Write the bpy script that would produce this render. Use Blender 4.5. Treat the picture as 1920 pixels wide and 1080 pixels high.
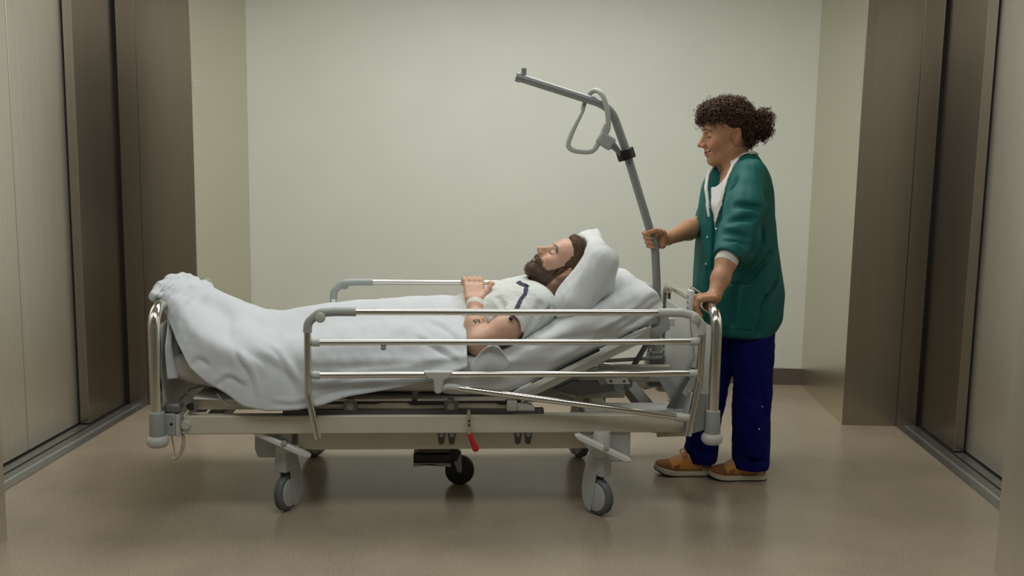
import bpy, bmesh, math, random
import numpy as np
from mathutils import Matrix, Vector
for o in list(bpy.data.objects): bpy.data.objects.remove(o)
SC = bpy.context.scene; COL = SC.collection
random.seed(7); RNG = np.random.default_rng(7)

# ------------------------------------------------------------------ camera, world, lights, exposure
FPX = 1832.0
def nrm(v): v = np.array(v, float); return v / np.linalg.norm(v)
_y = nrm([96, -247, FPX]); _d = nrm([-208, 13515, FPX]); _d = nrm(_d - _y * (_d @ _y)); _x = np.cross(_y, -_d)
RW = np.array([_x, _y, -_d])                       # world axes in camera coordinates (x right, y down, z forward)
cam = bpy.data.objects.new('camera', bpy.data.cameras.new('camera')); COL.objects.link(cam)
right, up, back = RW @ np.array([1, 0, 0]), RW @ np.array([0, -1, 0]), RW @ np.array([0, 0, -1])
cam.matrix_world = Matrix(((right[0], up[0], back[0], 0), (right[1], up[1], back[1], 0), (right[2], up[2], back[2], 1.40), (0, 0, 0, 1)))
cam.data.sensor_fit = 'HORIZONTAL'; cam.data.sensor_width = 36; cam.data.lens = FPX / 1920 * 36
cam.data.clip_start = 0.05
SC.camera = cam
SC.view_settings.view_transform = 'Standard'; SC.view_settings.look = 'None'; SC.view_settings.gamma = 1
SC.view_settings.use_curve_mapping = False; SC.view_settings.exposure = -0.11
wd = bpy.data.worlds.new('world'); SC.world = wd; wd.use_nodes = True
wd.node_tree.nodes['Background'].inputs[0].default_value = (0.80, 0.86, 0.80, 1)
wd.node_tree.nodes['Background'].inputs[1].default_value = 0.13
def area(name, loc, size, power, col=(1, .97, .88), rot=(0, 0, 0)):
    l = bpy.data.lights.new(name, 'AREA'); l.shape = 'RECTANGLE'; l.size, l.size_y = size; l.energy = power; l.color = col
    o = bpy.data.objects.new(name, l); o.location = loc; o.rotation_euler = rot; COL.objects.link(o); return o
area('ceiling_panel_lamp', (-0.30, 4.55, 2.66), (2.6, 0.7), 47, (1, .985, .93))
area('ceiling_panel_lamp', (-0.30, 2.35, 2.66), (2.6, 0.7), 27, (.98, 1, .97))

# ------------------------------------------------------------------ materials
MATS = {}
def mat(name, col, rough=.5, metal=0., spec=.5, noise=0., nscale=20, bump=0., bscale=60, coat=0., sss=0., aniso=0., stretch=None, attr=False, sheen=0., alpha=1.):
    m = bpy.data.materials.new(name); m.use_nodes = True; N = m.node_tree.nodes; L = m.node_tree.links
    b = N['Principled BSDF']; b.inputs['Base Color'].default_value = (*col, 1); b.inputs['Roughness'].default_value = rough
    b.inputs['Metallic'].default_value = metal; b.inputs['Specular IOR Level'].default_value = spec
    b.inputs['Coat Weight'].default_value = coat; b.inputs['Anisotropic'].default_value = aniso
    b.inputs['Sheen Weight'].default_value = sheen
    if sss: b.inputs['Subsurface Weight'].default_value = sss; b.inputs['Subsurface Scale'].default_value = .02; b.inputs['Subsurface Radius'].default_value = (1, .35, .2)
    tc = N.new('ShaderNodeTexCoord'); mp = N.new('ShaderNodeMapping'); L.new(tc.outputs['Object'], mp.inputs[0])
    if stretch: mp.inputs['Scale'].default_value = stretch
    src = None
    if attr:
        a = N.new('ShaderNodeAttribute'); a.attribute_name = 'Col'; src = a.outputs['Color']
    if noise or src:
        n = N.new('ShaderNodeTexNoise'); n.inputs['Scale'].default_value = nscale; n.inputs['Detail'].default_value = 5; L.new(mp.outputs[0], n.inputs['Vector'])
        mx = N.new('ShaderNodeMix'); mx.data_type = 'RGBA'; mx.blend_type = 'MULTIPLY'; mx.inputs[0].default_value = 1
        if src: L.new(src, mx.inputs[6])
        else: mx.inputs[6].default_value = (*col, 1)
        mr = N.new('ShaderNodeMapRange'); mr.inputs[1].default_value = .3; mr.inputs[2].default_value = .7; mr.inputs[3].default_value = 1 - noise; mr.inputs[4].default_value = 1 + noise
        L.new(n.outputs[0], mr.inputs[0]); L.new(mr.outputs[0], mx.inputs[7]); L.new(mx.outputs[2], b.inputs['Base Color'])
    if bump:
        n2 = N.new('ShaderNodeTexNoise'); n2.inputs['Scale'].default_value = bscale; n2.inputs['Detail'].default_value = 4; L.new(mp.outputs[0], n2.inputs['Vector'])
        bp = N.new('ShaderNodeBump'); bp.inputs['Strength'].default_value = bump; bp.inputs['Distance'].default_value = .004
        L.new(n2.outputs[0], bp.inputs['Height']); L.new(bp.outputs[0], b.inputs['Normal'])
    MATS[name] = m; return m
mat('wall_paint', (.72, .75, .69), .6, noise=.02, nscale=3, bump=.05, bscale=250)
mat('ceiling_paint', (.75, .75, .70), .8)
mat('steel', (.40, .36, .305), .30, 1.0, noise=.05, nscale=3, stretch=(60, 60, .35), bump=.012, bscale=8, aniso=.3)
mat('steel_reflect', (.74, .71, .60), .30, 1.0, noise=.02, nscale=3, stretch=(40, 40, .35), bump=.008, bscale=8)  # pier steel made paler: the wall's grazing reflection is put into the colour
mat('steel_lit', (.80, .77, .70), .42, 1.0, noise=.04, nscale=3, stretch=(60, 60, .35), bump=.012, bscale=8)  # lighter copy of the same steel, ceiling light baked into its colour
mat('sill_metal', (.34, .34, .33), .38, .9, noise=.08, nscale=30)
mat('black_gap', (.006, .006, .007), .7)
mat('baseboard_vinyl', (.13, .105, .085), .35, noise=.05, nscale=40)
mat('chrome', (.72, .71, .66), .13, 1.0)
mat('bed_paint', (.56, .53, .44), .42, noise=.02, nscale=8)
mat('bed_paint_pale', (.66, .67, .64), .42)
mat('white_panel', (.66, .68, .66), .45)
mat('grey_plastic', (.34, .37, .36), .45)
mat('pale_plastic', (.50, .51, .48), .45)
mat('mid_grey_metal', (.17, .175, .175), .42, .3)
mat('dark_grey', (.075, .08, .08), .45)
mat('dark_rubber', (.025, .026, .028), .55)
mat('tyre_grey', (.12, .13, .135), .5)
mat('caster_grey', (.42, .44, .43), .42)
mat('black_plastic', (.008, .008, .009), .35)
mat('red_plastic', (.52, .008, .02), .35)
mat('trapeze_grey', (.26, .28, .275), .38, .25)
mat('strap_grey', (.42, .44, .40), .55)
mat('cable_beige', (.62, .54, .38), .5)
mat('beige_strap', (.50, .46, .38), .5)
mat('linen', (.60, .635, .645), .85, noise=.015, nscale=6, bump=.10, bscale=420, sheen=.1)
mat('sheet_white', (.60, .63, .64), .85, noise=.02, nscale=6, bump=.10, bscale=300, sheen=.1)
mat('blanket_white', (.585, .62, .66), .85, noise=.02, nscale=10, bump=.22, bscale=45, sheen=.1)
mat('mattress_cover', (.56, .53, .49), .7, noise=.03, nscale=5)
mat('skin', (.5, .3, .2), .48, sss=.10, attr=True, noise=.06, nscale=60, bump=.06, bscale=300)
mat('dark_curls', (.045, .021, .012), .6, spec=.2, noise=.35, nscale=30)
mat('curl_brown', (.075, .037, .020), .5, spec=.35, noise=.4, nscale=40)
mat('brown_hair', (.085, .052, .030), .6, spec=.2, noise=.3, nscale=90)
mat('teal_cloth', (.004, .105, .094), .62, spec=.3, noise=.05, nscale=40, bump=.06, bscale=500)
mat('navy_cloth', (.0025, .003, .105), .8, spec=.15, noise=.1, nscale=30, bump=.08, bscale=500)
mat('white_knit', (.64, .62, .58), .8, bump=.2, bscale=350)
mat('tshirt_white', (.66, .66, .66), .8)
mat('snap_metal', (.75, .78, .78), .3, .9)
mat('print_ink', (.01, .01, .012), .7)
mat('tan_suede', (.58, .27, .070), .8, noise=.08, nscale=50)
mat('brown_suede', (.30, .135, .060), .8, noise=.1, nscale=60)
mat('sole_white', (.66, .60, .50), .6)
mat('sole_dark', (.03, .025, .02), .7)
mat('lace_peach', (.62, .33, .20), .8)
mat('navy_ribbon', (.020, .018, .050), .7)
mat('wristband_white', (.75, .76, .74), .5)
# floor: speckled vinyl
m = mat('floor_vinyl', (.36, .30, .228), .25, noise=.10, nscale=3, bump=.02, bscale=200, coat=.0)
N = m.node_tree.nodes; L = m.node_tree.links; b = N['Principled BSDF']
old = b.inputs['Base Color'].links[0].from_socket
vt = N.new('ShaderNodeTexNoise'); vt.inputs['Scale'].default_value = 170; vt.inputs['Detail'].default_value = 3; tcn = N.new('ShaderNodeTexCoord'); L.new(tcn.outputs['Object'], vt.inputs['Vector'])
mr = N.new('ShaderNodeMapRange'); mr.inputs[1].default_value = .35; mr.inputs[2].default_value = .65; mr.inputs[3].default_value = .80; mr.inputs[4].default_value = 1.2; L.new(vt.outputs[0], mr.inputs[0])
mx = N.new('ShaderNodeMix'); mx.data_type = 'RGBA'; mx.blend_type = 'MULTIPLY'; mx.inputs[0].default_value = 1; L.new(old, mx.inputs[6]); L.new(mr.outputs[0], mx.inputs[7]); L.new(mx.outputs[2], b.inputs['Base Color'])
# gown: white cotton with a tiny printed dot pattern
m = mat('gown_cloth', (.60, .63, .61), .85, bump=.08, bscale=300)
N = m.node_tree.nodes; L = m.node_tree.links; b = N['Principled BSDF']
vo = N.new('ShaderNodeTexVoronoi'); vo.inputs['Scale'].default_value = 75; vo.inputs['Randomness'].default_value = .35; tcn = N.new('ShaderNodeTexCoord'); L.new(tcn.outputs['Object'], vo.inputs['Vector'])
mr = N.new('ShaderNodeMapRange'); mr.inputs[1].default_value = .16; mr.inputs[2].default_value = .24; L.new(vo.outputs['Distance'], mr.inputs[0])
mx = N.new('ShaderNodeMix'); mx.data_type = 'RGBA'; mx.inputs[6].default_value = (.38, .42, .38, 1); mx.inputs[7].default_value = (.60, .63, .61, 1); L.new(mr.outputs[0], mx.inputs[0]); L.new(mx.outputs[2], b.inputs['Base Color'])

# ------------------------------------------------------------------ mesh helpers
FRAME = [np.zeros(3), 0.0]                         # frame of the things being built: offset and turn about z
ORI = {}
def setup(o, label=None, cat=None, group=None, kind=None):
    if label: o['label'] = label
    if cat: o['category'] = cat
    if group: o['group'] = group
    if kind: o['kind'] = kind
    return o
def place_root(o, origin):
    off, th = FRAME; c, s = math.cos(th), math.sin(th)
    o.location = (off[0] + origin[0] * c - origin[1] * s, off[1] + origin[0] * s + origin[1] * c, off[2] + origin[2]); o.rotation_euler = (0, 0, th)
def empty(name, origin, label, cat, group=None):
    o = bpy.data.objects.new(name, None); COL.objects.link(o); o.empty_display_size = .05; place_root(o, origin); ORI[o.name] = np.array(origin, float)
    return setup(o, label, cat, group)
def root_of(o):
    while o.parent: o = o.parent
    return o
def link(name, V, F, m, parent=None, origin=None, smooth=True, ang=40, bev=0, sub=0, solid=0, flat=False, col=None):
    V = np.asarray(V, float)
    if parent is not None: org = ORI[root_of(parent).name]
    else: org = np.array(origin if origin is not None else [0, 0, 0], float)
    me = bpy.data.meshes.new(name)
    F = F if isinstance(F, np.ndarray) else [list(f) for f in F]
    if isinstance(F, np.ndarray):
        k = F.shape[1]; me.vertices.add(len(V)); me.vertices.foreach_set('co', (V - org).astype(np.float32).ravel())
        me.loops.add(F.size); me.loops.foreach_set('vertex_index', F.astype(np.int32).ravel())
        me.polygons.add(len(F)); me.polygons.foreach_set('loop_start', np.arange(0, F.size, k, dtype=np.int32)); me.update(calc_edges=True); me.validate()
    else:
        me.from_pydata([tuple(v) for v in V - org], [], F); me.validate(); me.update()
        bm = bmesh.new(); bm.from_mesh(me); bmesh.ops.recalc_face_normals(bm, faces=bm.faces); bm.to_mesh(me); bm.free()
    if col is not None:
        a = me.color_attributes.new('Col', 'FLOAT_COLOR', 'POINT'); c4 = np.ones((len(V), 4), np.float32); c4[:, :3] = col; a.data.foreach_set('color', c4.ravel())
    if smooth:
        me.shade_smooth()
        if not isinstance(F, np.ndarray): me.set_sharp_from_angle(angle=math.radians(ang))
    me.materials.append(MATS[m] if isinstance(m, str) else m)
    o = bpy.data.objects.new(name, me); COL.objects.link(o)
    if parent is not None: o.parent = parent
    else: place_root(o, org); ORI[o.name] = org
    if bev:
        md = o.modifiers.new('b', 'BEVEL'); md.width = bev; md.segments = 2; md.limit_method = 'ANGLE'; md.angle_limit = math.radians(40)
    if solid:
        md = o.modifiers.new('s', 'SOLIDIFY'); md.thickness = solid; md.offset = 0
    if sub:
        md = o.modifiers.new('u', 'SUBSURF'); md.levels = sub; md.render_levels = sub
    return o
def fillet(pts, r, seg=6):
    pts = [np.array(p, float) for p in pts]; out = [pts[0]]
    for i in range(1, len(pts) - 1):
        a, b, c = pts[i - 1], pts[i], pts[i + 1]; rr = r[i - 1] if isinstance(r, (list, tuple)) else r
        d1, d2 = nrm(a - b), nrm(c - b); ca = np.clip(d1 @ d2, -1, 1); ang = math.acos(ca)
        t = min(rr / max(math.tan(ang / 2), 1e-4), .49 * np.linalg.norm(a - b), .49 * np.linalg.norm(c - b))
        p0, p2 = b + d1 * t, b + d2 * t
        for k in range(seg + 1):
            s = k / seg; out.append((1 - s) ** 2 * p0 + 2 * s * (1 - s) * b + s * s * p2)
    out.append(pts[-1]); return out
def catmull(pts, n=8):
    pts = [np.array(p, float) for p in pts]; P = [2 * pts[0] - pts[1]] + pts + [2 * pts[-1] - pts[-2]]; out = []
    for i in range(1, len(P) - 2):
        for k in range(n):
            t = k / n; out.append(.5 * (2 * P[i] + (P[i + 1] - P[i - 1]) * t + (2 * P[i - 1] - 5 * P[i] + 4 * P[i + 1] - P[i + 2]) * t * t + (-P[i - 1] + 3 * P[i] - 3 * P[i + 1] + P[i + 2]) * t ** 3))
    out.append(pts[-1]); return out
class MB:
    def __init__(s): s.V = []; s.F = []
    def add(s, V, F):
        n = len(s.V); s.V += [np.array(v, float) for v in V]; s.F += [[i + n for i in f] for f in F]; return s
    def box(s, lo, hi, M=None):
        V = [np.array((x, y, z), float) for x in (lo[0], hi[0]) for y in (lo[1], hi[1]) for z in (lo[2], hi[2])]
        if M is not None: V = [M(v) for v in V]
        return s.add(V, [(0, 1, 3, 2), (4, 6, 7, 5), (0, 4, 5, 1), (2, 3, 7, 6), (0, 2, 6, 4), (1, 5, 7, 3)])
    def tube(s, path, r, n=12, cap=True):
        P = [np.array(p, float) for p in path]; m = len(P); T = []
        for i in range(m): T.append(nrm(P[min(i + 1, m - 1)] - P[max(i - 1, 0)]))
        ref = np.array([0, 0, 1.]) if abs(T[0][2]) < .9 else np.array([1., 0, 0])
        u = nrm(np.cross(T[0], ref)); V = []
        for i in range(m):
            u = nrm(u - T[i] * (u @ T[i])); w = np.cross(T[i], u); rr = r[i] if hasattr(r, '__len__') else r
            for k in range(n):
                a = 2 * math.pi * k / n; V.append(P[i] + rr * (math.cos(a) * u + math.sin(a) * w))
        F = [(i * n + k, i * n + (k + 1) % n, (i + 1) * n + (k + 1) % n, (i + 1) * n + k) for i in range(m - 1) for k in range(n)]
        if cap: F += [tuple(range(n))[::-1], tuple((m - 1) * n + k for k in range(n))]
        return s.add(V, F)
    def lathe(s, c, axis, prof, n=28):              # prof: list of (along axis, radius)
        axis = nrm(axis); ref = np.array([0, 0, 1.]) if abs(axis[2]) < .9 else np.array([1., 0, 0]); u = nrm(np.cross(axis, ref)); w = np.cross(axis, u); c = np.array(c, float)
        V = [c + axis * h + r * (math.cos(2 * math.pi * k / n) * u + math.sin(2 * math.pi * k / n) * w) for h, r in prof for k in range(n)]
        m = len(prof); F = [(i * n + k, i * n + (k + 1) % n, (i + 1) * n + (k + 1) % n, (i + 1) * n + k) for i in range(m - 1) for k in range(n)]
        F += [tuple(range(n))[::-1], tuple((m - 1) * n + k for k in range(n))]
        return s.add(V, F)
    def prism(s, poly, v0, v1, M=None):             # polygon in (x, z) extruded along y from v0 to v1
        n = len(poly); V = [np.array((p[0], v0, p[1]), float) for p in poly] + [np.array((p[0], v1, p[1]), float) for p in poly]
        if M is not None: V = [M(v) for v in V]
        F = [tuple(range(n)), tuple(range(2 * n - 1, n - 1, -1))] + [(i, i + n, (i + 1) % n + n, (i + 1) % n) for i in range(n)]
        return s.add(V, F)
    def ring(s, outer, inner, v0, v1):              # plate with a hole: same number of points outside and inside
        n = len(outer); V = [(p[0], v0, p[1]) for p in outer] + [(p[0], v0, p[1]) for p in inner] + [(p[0], v1, p[1]) for p in outer] + [(p[0], v1, p[1]) for p in inner]
        F = []
        for i in range(n):
            j = (i + 1) % n
            F += [(i, j, n + j, n + i), (2 * n + i, 3 * n + i, 3 * n + j, 2 * n + j), (i, 2 * n + i, 2 * n + j, j), (n + i, n + j, 3 * n + j, 3 * n + i)]
        return s.add(V, F)
    def helix(s, path, R, r, turns, n=5, per=10):
        P = [np.array(p, float) for p in path]; cum = np.r_[0, np.cumsum([np.linalg.norm(P[i + 1] - P[i]) for i in range(len(P) - 1)])]; out = []
        A = np.array(P); tot = cum[-1]
        for k in range(int(turns * per) + 1):
            t = k / (turns * per) * tot; c = np.array([np.interp(t, cum, A[:, j]) for j in range(3)]); c2 = np.array([np.interp(min(t + .004, tot), cum, A[:, j]) for j in range(3)]) - np.array([np.interp(max(t - .004, 0), cum, A[:, j]) for j in range(3)])
            d = nrm(c2); ref = np.array([0, 1., 0]) if abs(d[1]) < .9 else np.array([1., 0, 0]); u = nrm(np.cross(d, ref)); w = np.cross(d, u); a = 2 * math.pi * k / per
            out.append(c + R * (math.cos(a) * u + math.sin(a) * w))
        return s.tube(out, r, n)
    def build(s, name, m, parent=None, **kw): return link(name, s.V, s.F, m, parent, **kw)
def grid_faces(nu, nv): return [(i * nv + j, (i + 1) * nv + j, (i + 1) * nv + j + 1, i * nv + j + 1) for i in range(nu - 1) for j in range(nv - 1)]

# ------------------------------------------------------------------ distance-field modelling (bodies, clothes)
class Field:
    def __init__(s, lo, hi, h):
        s.lo = np.array(lo, float); s.h = h; s.n = np.ceil((np.array(hi, float) - s.lo) / h).astype(int) + 1
        s.d = np.full(tuple(s.n), 1.0, np.float32)
    def _sub(s, lo, hi):
        a = np.maximum(np.floor((np.array(lo) - s.lo) / s.h).astype(int), 0); b = np.minimum(np.ceil((np.array(hi) - s.lo) / s.h).astype(int) + 1, s.n)
        if (b <= a).any(): return None, None
        g = np.meshgrid(*[s.lo[i] + s.h * np.arange(a[i], b[i]) for i in range(3)], indexing='ij')
        return tuple(slice(a[i], b[i]) for i in range(3)), [q.astype(np.float32) for q in g]
    def op(s, lo, hi, fn, k=.01, mode='add'):
        e = k + 3 * s.h; sl, g = s._sub(np.array(lo) - e, np.array(hi) + e)
        if sl is None: return s
        b = fn(*g); a = s.d[sl]
        if mode == 'sub': b = -b
        if mode == 'add':
            h = np.maximum(k - np.abs(a - b), 0) / max(k, 1e-6); s.d[sl] = np.minimum(a, b) - h * h * k * .25
        else:
            h = np.maximum(k - np.abs(a - b), 0) / max(k, 1e-6); s.d[sl] = np.maximum(a, b) + h * h * k * .25
        return s
    def cap(s, p, q, r1, r2=None, k=.01, mode='add'):
        p, q = np.array(p, float), np.array(q, float); r2 = r1 if r2 is None else r2; R = max(r1, r2); d = q - p; dd = float(d @ d) + 1e-9
        def fn(X, Y, Z):
            t = np.clip(((X - p[0]) * d[0] + (Y - p[1]) * d[1] + (Z - p[2]) * d[2]) / dd, 0, 1)
            return np.sqrt((X - p[0] - t * d[0]) ** 2 + (Y - p[1] - t * d[1]) ** 2 + (Z - p[2] - t * d[2]) ** 2) - (r1 + (r2 - r1) * t)
        return s.op(np.minimum(p, q) - R, np.maximum(p, q) + R, fn, k, mode)
    def chain(s, pts, rs, k=.01):
        for i in range(len(pts) - 1): s.cap(pts[i], pts[i + 1], rs[i], rs[i + 1], k)
        return s
    def ell(s, c, r, A=None, k=.01, mode='add'):    # A: rows are the ellipsoid's own axes
        c = np.array(c, float); r = np.array(r, float); A = np.eye(3) if A is None else np.array(A, float); R = r.max()
        def fn(X, Y, Z):
            q = [(A[i, 0] * (X - c[0]) + A[i, 1] * (Y - c[1]) + A[i, 2] * (Z - c[2])) for i in range(3)]
            k0 = np.sqrt(sum((q[i] / r[i]) ** 2 for i in range(3))) + 1e-6; k1 = np.sqrt(sum((q[i] / r[i] ** 2) ** 2 for i in range(3))) + 1e-6
            return k0 * (k0 - 1) / k1
        return s.op(c - R, c + R, fn, k, mode)
    def rbox(s, c, hs, A=None, r=.005, k=.01, mode='add'):
        c = np.array(c, float); A = np.eye(3) if A is None else np.array(A, float); R = float(np.linalg.norm(hs))
        def fn(X, Y, Z):
            q = [np.abs(A[i, 0] * (X - c[0]) + A[i, 1] * (Y - c[1]) + A[i, 2] * (Z - c[2])) - (hs[i] - r) for i in range(3)]
            return np.sqrt(sum(np.maximum(v, 0) ** 2 for v in q)) + np.minimum(np.maximum(np.maximum(q[0], q[1]), q[2]), 0) - r
        return s.op(c - R, c + R, fn, k, mode)
    def loft(s, T, axis=2, ang=0., k=.01, mode='add', ends=.02, pw=2.0):   # T rows: along, cx, cy, rx, ry (the two other axes, turned by ang)
        T = np.array(T, float); o = [i for i in range(3) if i != axis]; ca, sa = math.cos(ang), math.sin(ang); R = T[:, 3:].max()
        tt = np.linspace(T[0, 0], T[-1, 0], 200)
        sm = [np.interp(tt, T[:, 0], T[:, j]) for j in range(1, 5)]
        kern = np.ones(9) / 9; sm = [np.convolve(np.pad(v, 4, 'edge'), kern, 'valid') for v in sm]
        def fn(X, Y, Z):
            G = [X, Y, Z]; z = G[axis]; c0, c1, r0, r1 = [np.interp(z, tt, v) for v in sm]
            a = G[o[0]] - c0; b_ = G[o[1]] - c1; x = a * ca + b_ * sa; y = -a * sa + b_ * ca
            d = ((np.abs(x / r0) ** pw + np.abs(y / r1) ** pw) ** (1 / pw) - 1) * np.minimum(r0, r1)
            e = np.maximum(T[0, 0] - z, z - T[-1, 0])
            q = np.minimum(np.maximum(d + ends, e + ends), 0) + np.sqrt(np.maximum(d + ends, 0) ** 2 + np.maximum(e + ends, 0) ** 2) - ends
            return q
        lo = np.zeros(3); hi = np.zeros(3); lo[axis], hi[axis] = T[0, 0], T[-1, 0]
        for i, ax in enumerate(o): lo[ax], hi[ax] = T[:, 1 + i].min() - R, T[:, 1 + i].max() + R
        return s.op(lo, hi, fn, k, mode)
    def disp(s, fn, lo=None, hi=None):
        sl, g = s._sub(s.lo if lo is None else lo, (s.lo + s.h * s.n) if hi is None else hi); s.d[sl] += fn(*g); return s
    def sample(s, P):
        P = np.atleast_2d(P); q = (P - s.lo) / s.h; i = np.clip(np.floor(q).astype(int), 0, s.n - 2); f = q - i; out = 0
        for dx in (0, 1):
            for dy in (0, 1):
                for dz in (0, 1):
                    w = (f[:, 0] if dx else 1 - f[:, 0]) * (f[:, 1] if dy else 1 - f[:, 1]) * (f[:, 2] if dz else 1 - f[:, 2]); out = out + w * s.d[i[:, 0] + dx, i[:, 1] + dy, i[:, 2] + dz]
        return out
    def grad(s, P):
        e = s.h; return np.stack([(s.sample(P + e * np.eye(3)[i]) - s.sample(P - e * np.eye(3)[i])) for i in range(3)], 1) / (2 * e)
    def snap(s, P, off=0., it=12):
        P = np.array(P, float)
        for _ in range(it):
            g = s.grad(P); g /= np.linalg.norm(g, axis=1)[:, None] + 1e-6; P = P - np.clip(s.sample(P) - off, -.02, .02)[:, None] * g
        return P
    def mesh(s):
        d = s.d; ins = d < 0; n = s.n
        c = ins[:-1, :-1, :-1].astype(np.int8)
        cnt = np.zeros(tuple(n - 1), np.int8)
        for dx in (0, 1):
            for dy in (0, 1):
                for dz in (0, 1): cnt += ins[dx:n[0] - 1 + dx, dy:n[1] - 1 + dy, dz:n[2] - 1 + dz]
        I = np.argwhere((cnt > 0) & (cnt < 8)); idx = np.full(tuple(n - 1), -1, np.int32); idx[I[:, 0], I[:, 1], I[:, 2]] = np.arange(len(I))
        cor = np.array([(x, y, z) for x in (0, 1) for y in (0, 1) for z in (0, 1)]); D = np.stack([d[I[:, 0] + q[0], I[:, 1] + q[1], I[:, 2] + q[2]] for q in cor], 1).astype(float)
        acc = np.zeros((len(I), 3)); w = np.zeros(len(I))
        for a in range(8):
            for b in range(a + 1, 8):
                if np.abs(cor[a] - cor[b]).sum() != 1: continue
                m_ = (D[:, a] < 0) != (D[:, b] < 0); t = D[:, a] / np.where(m_, D[:, a] - D[:, b], 1); p = cor[a] + t[:, None] * (cor[b] - cor[a]); acc[m_] += p[m_]; w += m_
        V = s.lo + s.h * (I + acc / w[:, None]); Q = []
        for ax in range(3):
            o = [i for i in range(3) if i != ax]; sl0 = [slice(1, -1)] * 3; sl1 = [slice(1, -1)] * 3; sl0[ax] = slice(0, -1); sl1[ax] = slice(1, None)
            A, B = ins[tuple(sl0)], ins[tuple(sl1)]; E = np.argwhere(A != B); fl = A[E[:, 0], E[:, 1], E[:, 2]]
            E = E + 1; E[:, ax] -= 1; q = []
            for (da, db) in ((-1, -1), (0, -1), (0, 0), (-1, 0)):
                e = E.copy(); e[:, o[0]] += da; e[:, o[1]] += db; q.append(idx[e[:, 0], e[:, 1], e[:, 2]])
            q = np.stack(q, 1)
            if ax == 1: fl = ~fl
            q[~fl] = q[~fl][:, ::-1]; Q.append(q)
        Q = np.concatenate(Q); Q = Q[(Q >= 0).all(1)]
        # one light smoothing pass
        nb = np.zeros_like(V); ct = np.zeros(len(V))
        for a, b in ((0, 1), (1, 2), (2, 3), (3, 0)):
            np.add.at(nb, Q[:, a], V[Q[:, b]]); np.add.at(ct, Q[:, a], 1); np.add.at(nb, Q[:, b], V[Q[:, a]]); np.add.at(ct, Q[:, b], 1)
        V = V * .5 + .5 * nb / np.maximum(ct, 1)[:, None]
        return V, Q
def hash_noise(X, Y, Z, f=1., seed=0):              # cheap smooth wobble in -1..1
    r = np.random.default_rng(seed); o = 0
    for i in range(5):
        k = r.normal(size=3); k = k / np.linalg.norm(k) * f * (1 + .5 * i); o = o + np.sin(k[0] * X + k[1] * Y + k[2] * Z + r.uniform(0, 6.28)) / (1 + .35 * i)
    return o / 3.2
# ------------------------------------------------------------------ the room: a lift lobby
def st(name, mb, m, parent=None, **kw):
    o = mb.build(name, m, parent, smooth=False, **kw)
    if parent is None: o['kind'] = 'structure'
    return o
YJ, YB, ZC = 5.165, 6.081, 2.70
st('floor', MB().box((-2.6, -2.2, -.06), (2.15, YB + .1, 0)), 'floor_vinyl')
st('ceiling', MB().box((-2.6, -2.2, ZC), (2.15, YB + .1, ZC + .06)), 'ceiling_paint')
st('wall_back', MB().box((-2.2, YB, 0), (1.75, YB + .1, ZC)), 'wall_paint')
st('wall_left', MB().box((-2.60, -2.2, 0), (-1.970, 3.27, ZC)), 'steel_lit')
st('wall_right', MB().box((1.52, -2.2, 0), (2.15, 3.30, ZC)), 'steel_lit')
# steel-clad piers between the lift doors and the back wall
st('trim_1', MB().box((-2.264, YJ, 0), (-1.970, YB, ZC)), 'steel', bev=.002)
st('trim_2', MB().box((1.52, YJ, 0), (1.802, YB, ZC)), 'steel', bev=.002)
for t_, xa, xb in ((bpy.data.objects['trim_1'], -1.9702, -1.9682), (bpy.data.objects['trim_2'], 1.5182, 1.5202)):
    st('cladding', MB().box((xa, YJ + .002, 0), (xb, YB, ZC)), 'steel_reflect', t_)  # thin face in the paler steel copy, carries the painted reflection
st('baseboard_back', MB().box((-1.968, YB - .006, 0), (1.518, YB, .103)).tube([(-1.968, YB - .004, .102), (1.518, YB - .004, .102)], .004, 6), 'baseboard_vinyl')
def lift_door(name, xs, sg):                        # sg=+1: the opening is to the right of its corridor face
    X = lambda d: xs + sg * d                       # distance behind the pier's inner corner line
    near = 3.28 if sg < 0 else 3.31
    def bx(a, b, y0, y1, z0, z1): return MB().box((min(X(a), X(b)), y0, z0), (max(X(a), X(b)), y1, z1))
    d = st(name, bx(.24, .30, near - .01, 5.5, 0, ZC), 'black_gap')
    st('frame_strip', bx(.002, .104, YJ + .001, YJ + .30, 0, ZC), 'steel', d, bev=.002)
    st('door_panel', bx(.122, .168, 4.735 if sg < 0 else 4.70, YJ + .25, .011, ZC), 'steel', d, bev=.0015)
    st('gap_shade', bx(.100, .121, YJ + .004, YJ + .25, .004, ZC), 'black_gap', d); st('gap_shade', bx(.160, .186, (4.735 if sg < 0 else 4.70) + .003, 4.86, .004, ZC), 'black_gap', d)  # black strips added in the door gaps, standing in for their shade
    p = 4.262 if sg < 0 else 3.86
    st('door_panel', bx(.178, .222, p + .002, 4.90, .013, ZC), 'steel_lit', d, bev=.0015)
    st('door_panel', bx(.178, .222, near, p - .002, .013, ZC), 'steel_lit', d, bev=.0015)
    s_ = st('sill', bx(.0, .24, near, YJ + .002, 0, .004), 'sill_metal', d)
    st('ridge', bx(.046, .056, near, YJ, .004, .008), 'snap_metal', s_)
    for a, b in ((.108, .118), (.170, .176)): st('groove', bx(a, b, near, YJ, .004, .0055), 'black_gap', s_)
    return d
lift_door('door_1', -2.264, -1); lift_door('door_2', 1.802, 1)
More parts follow.
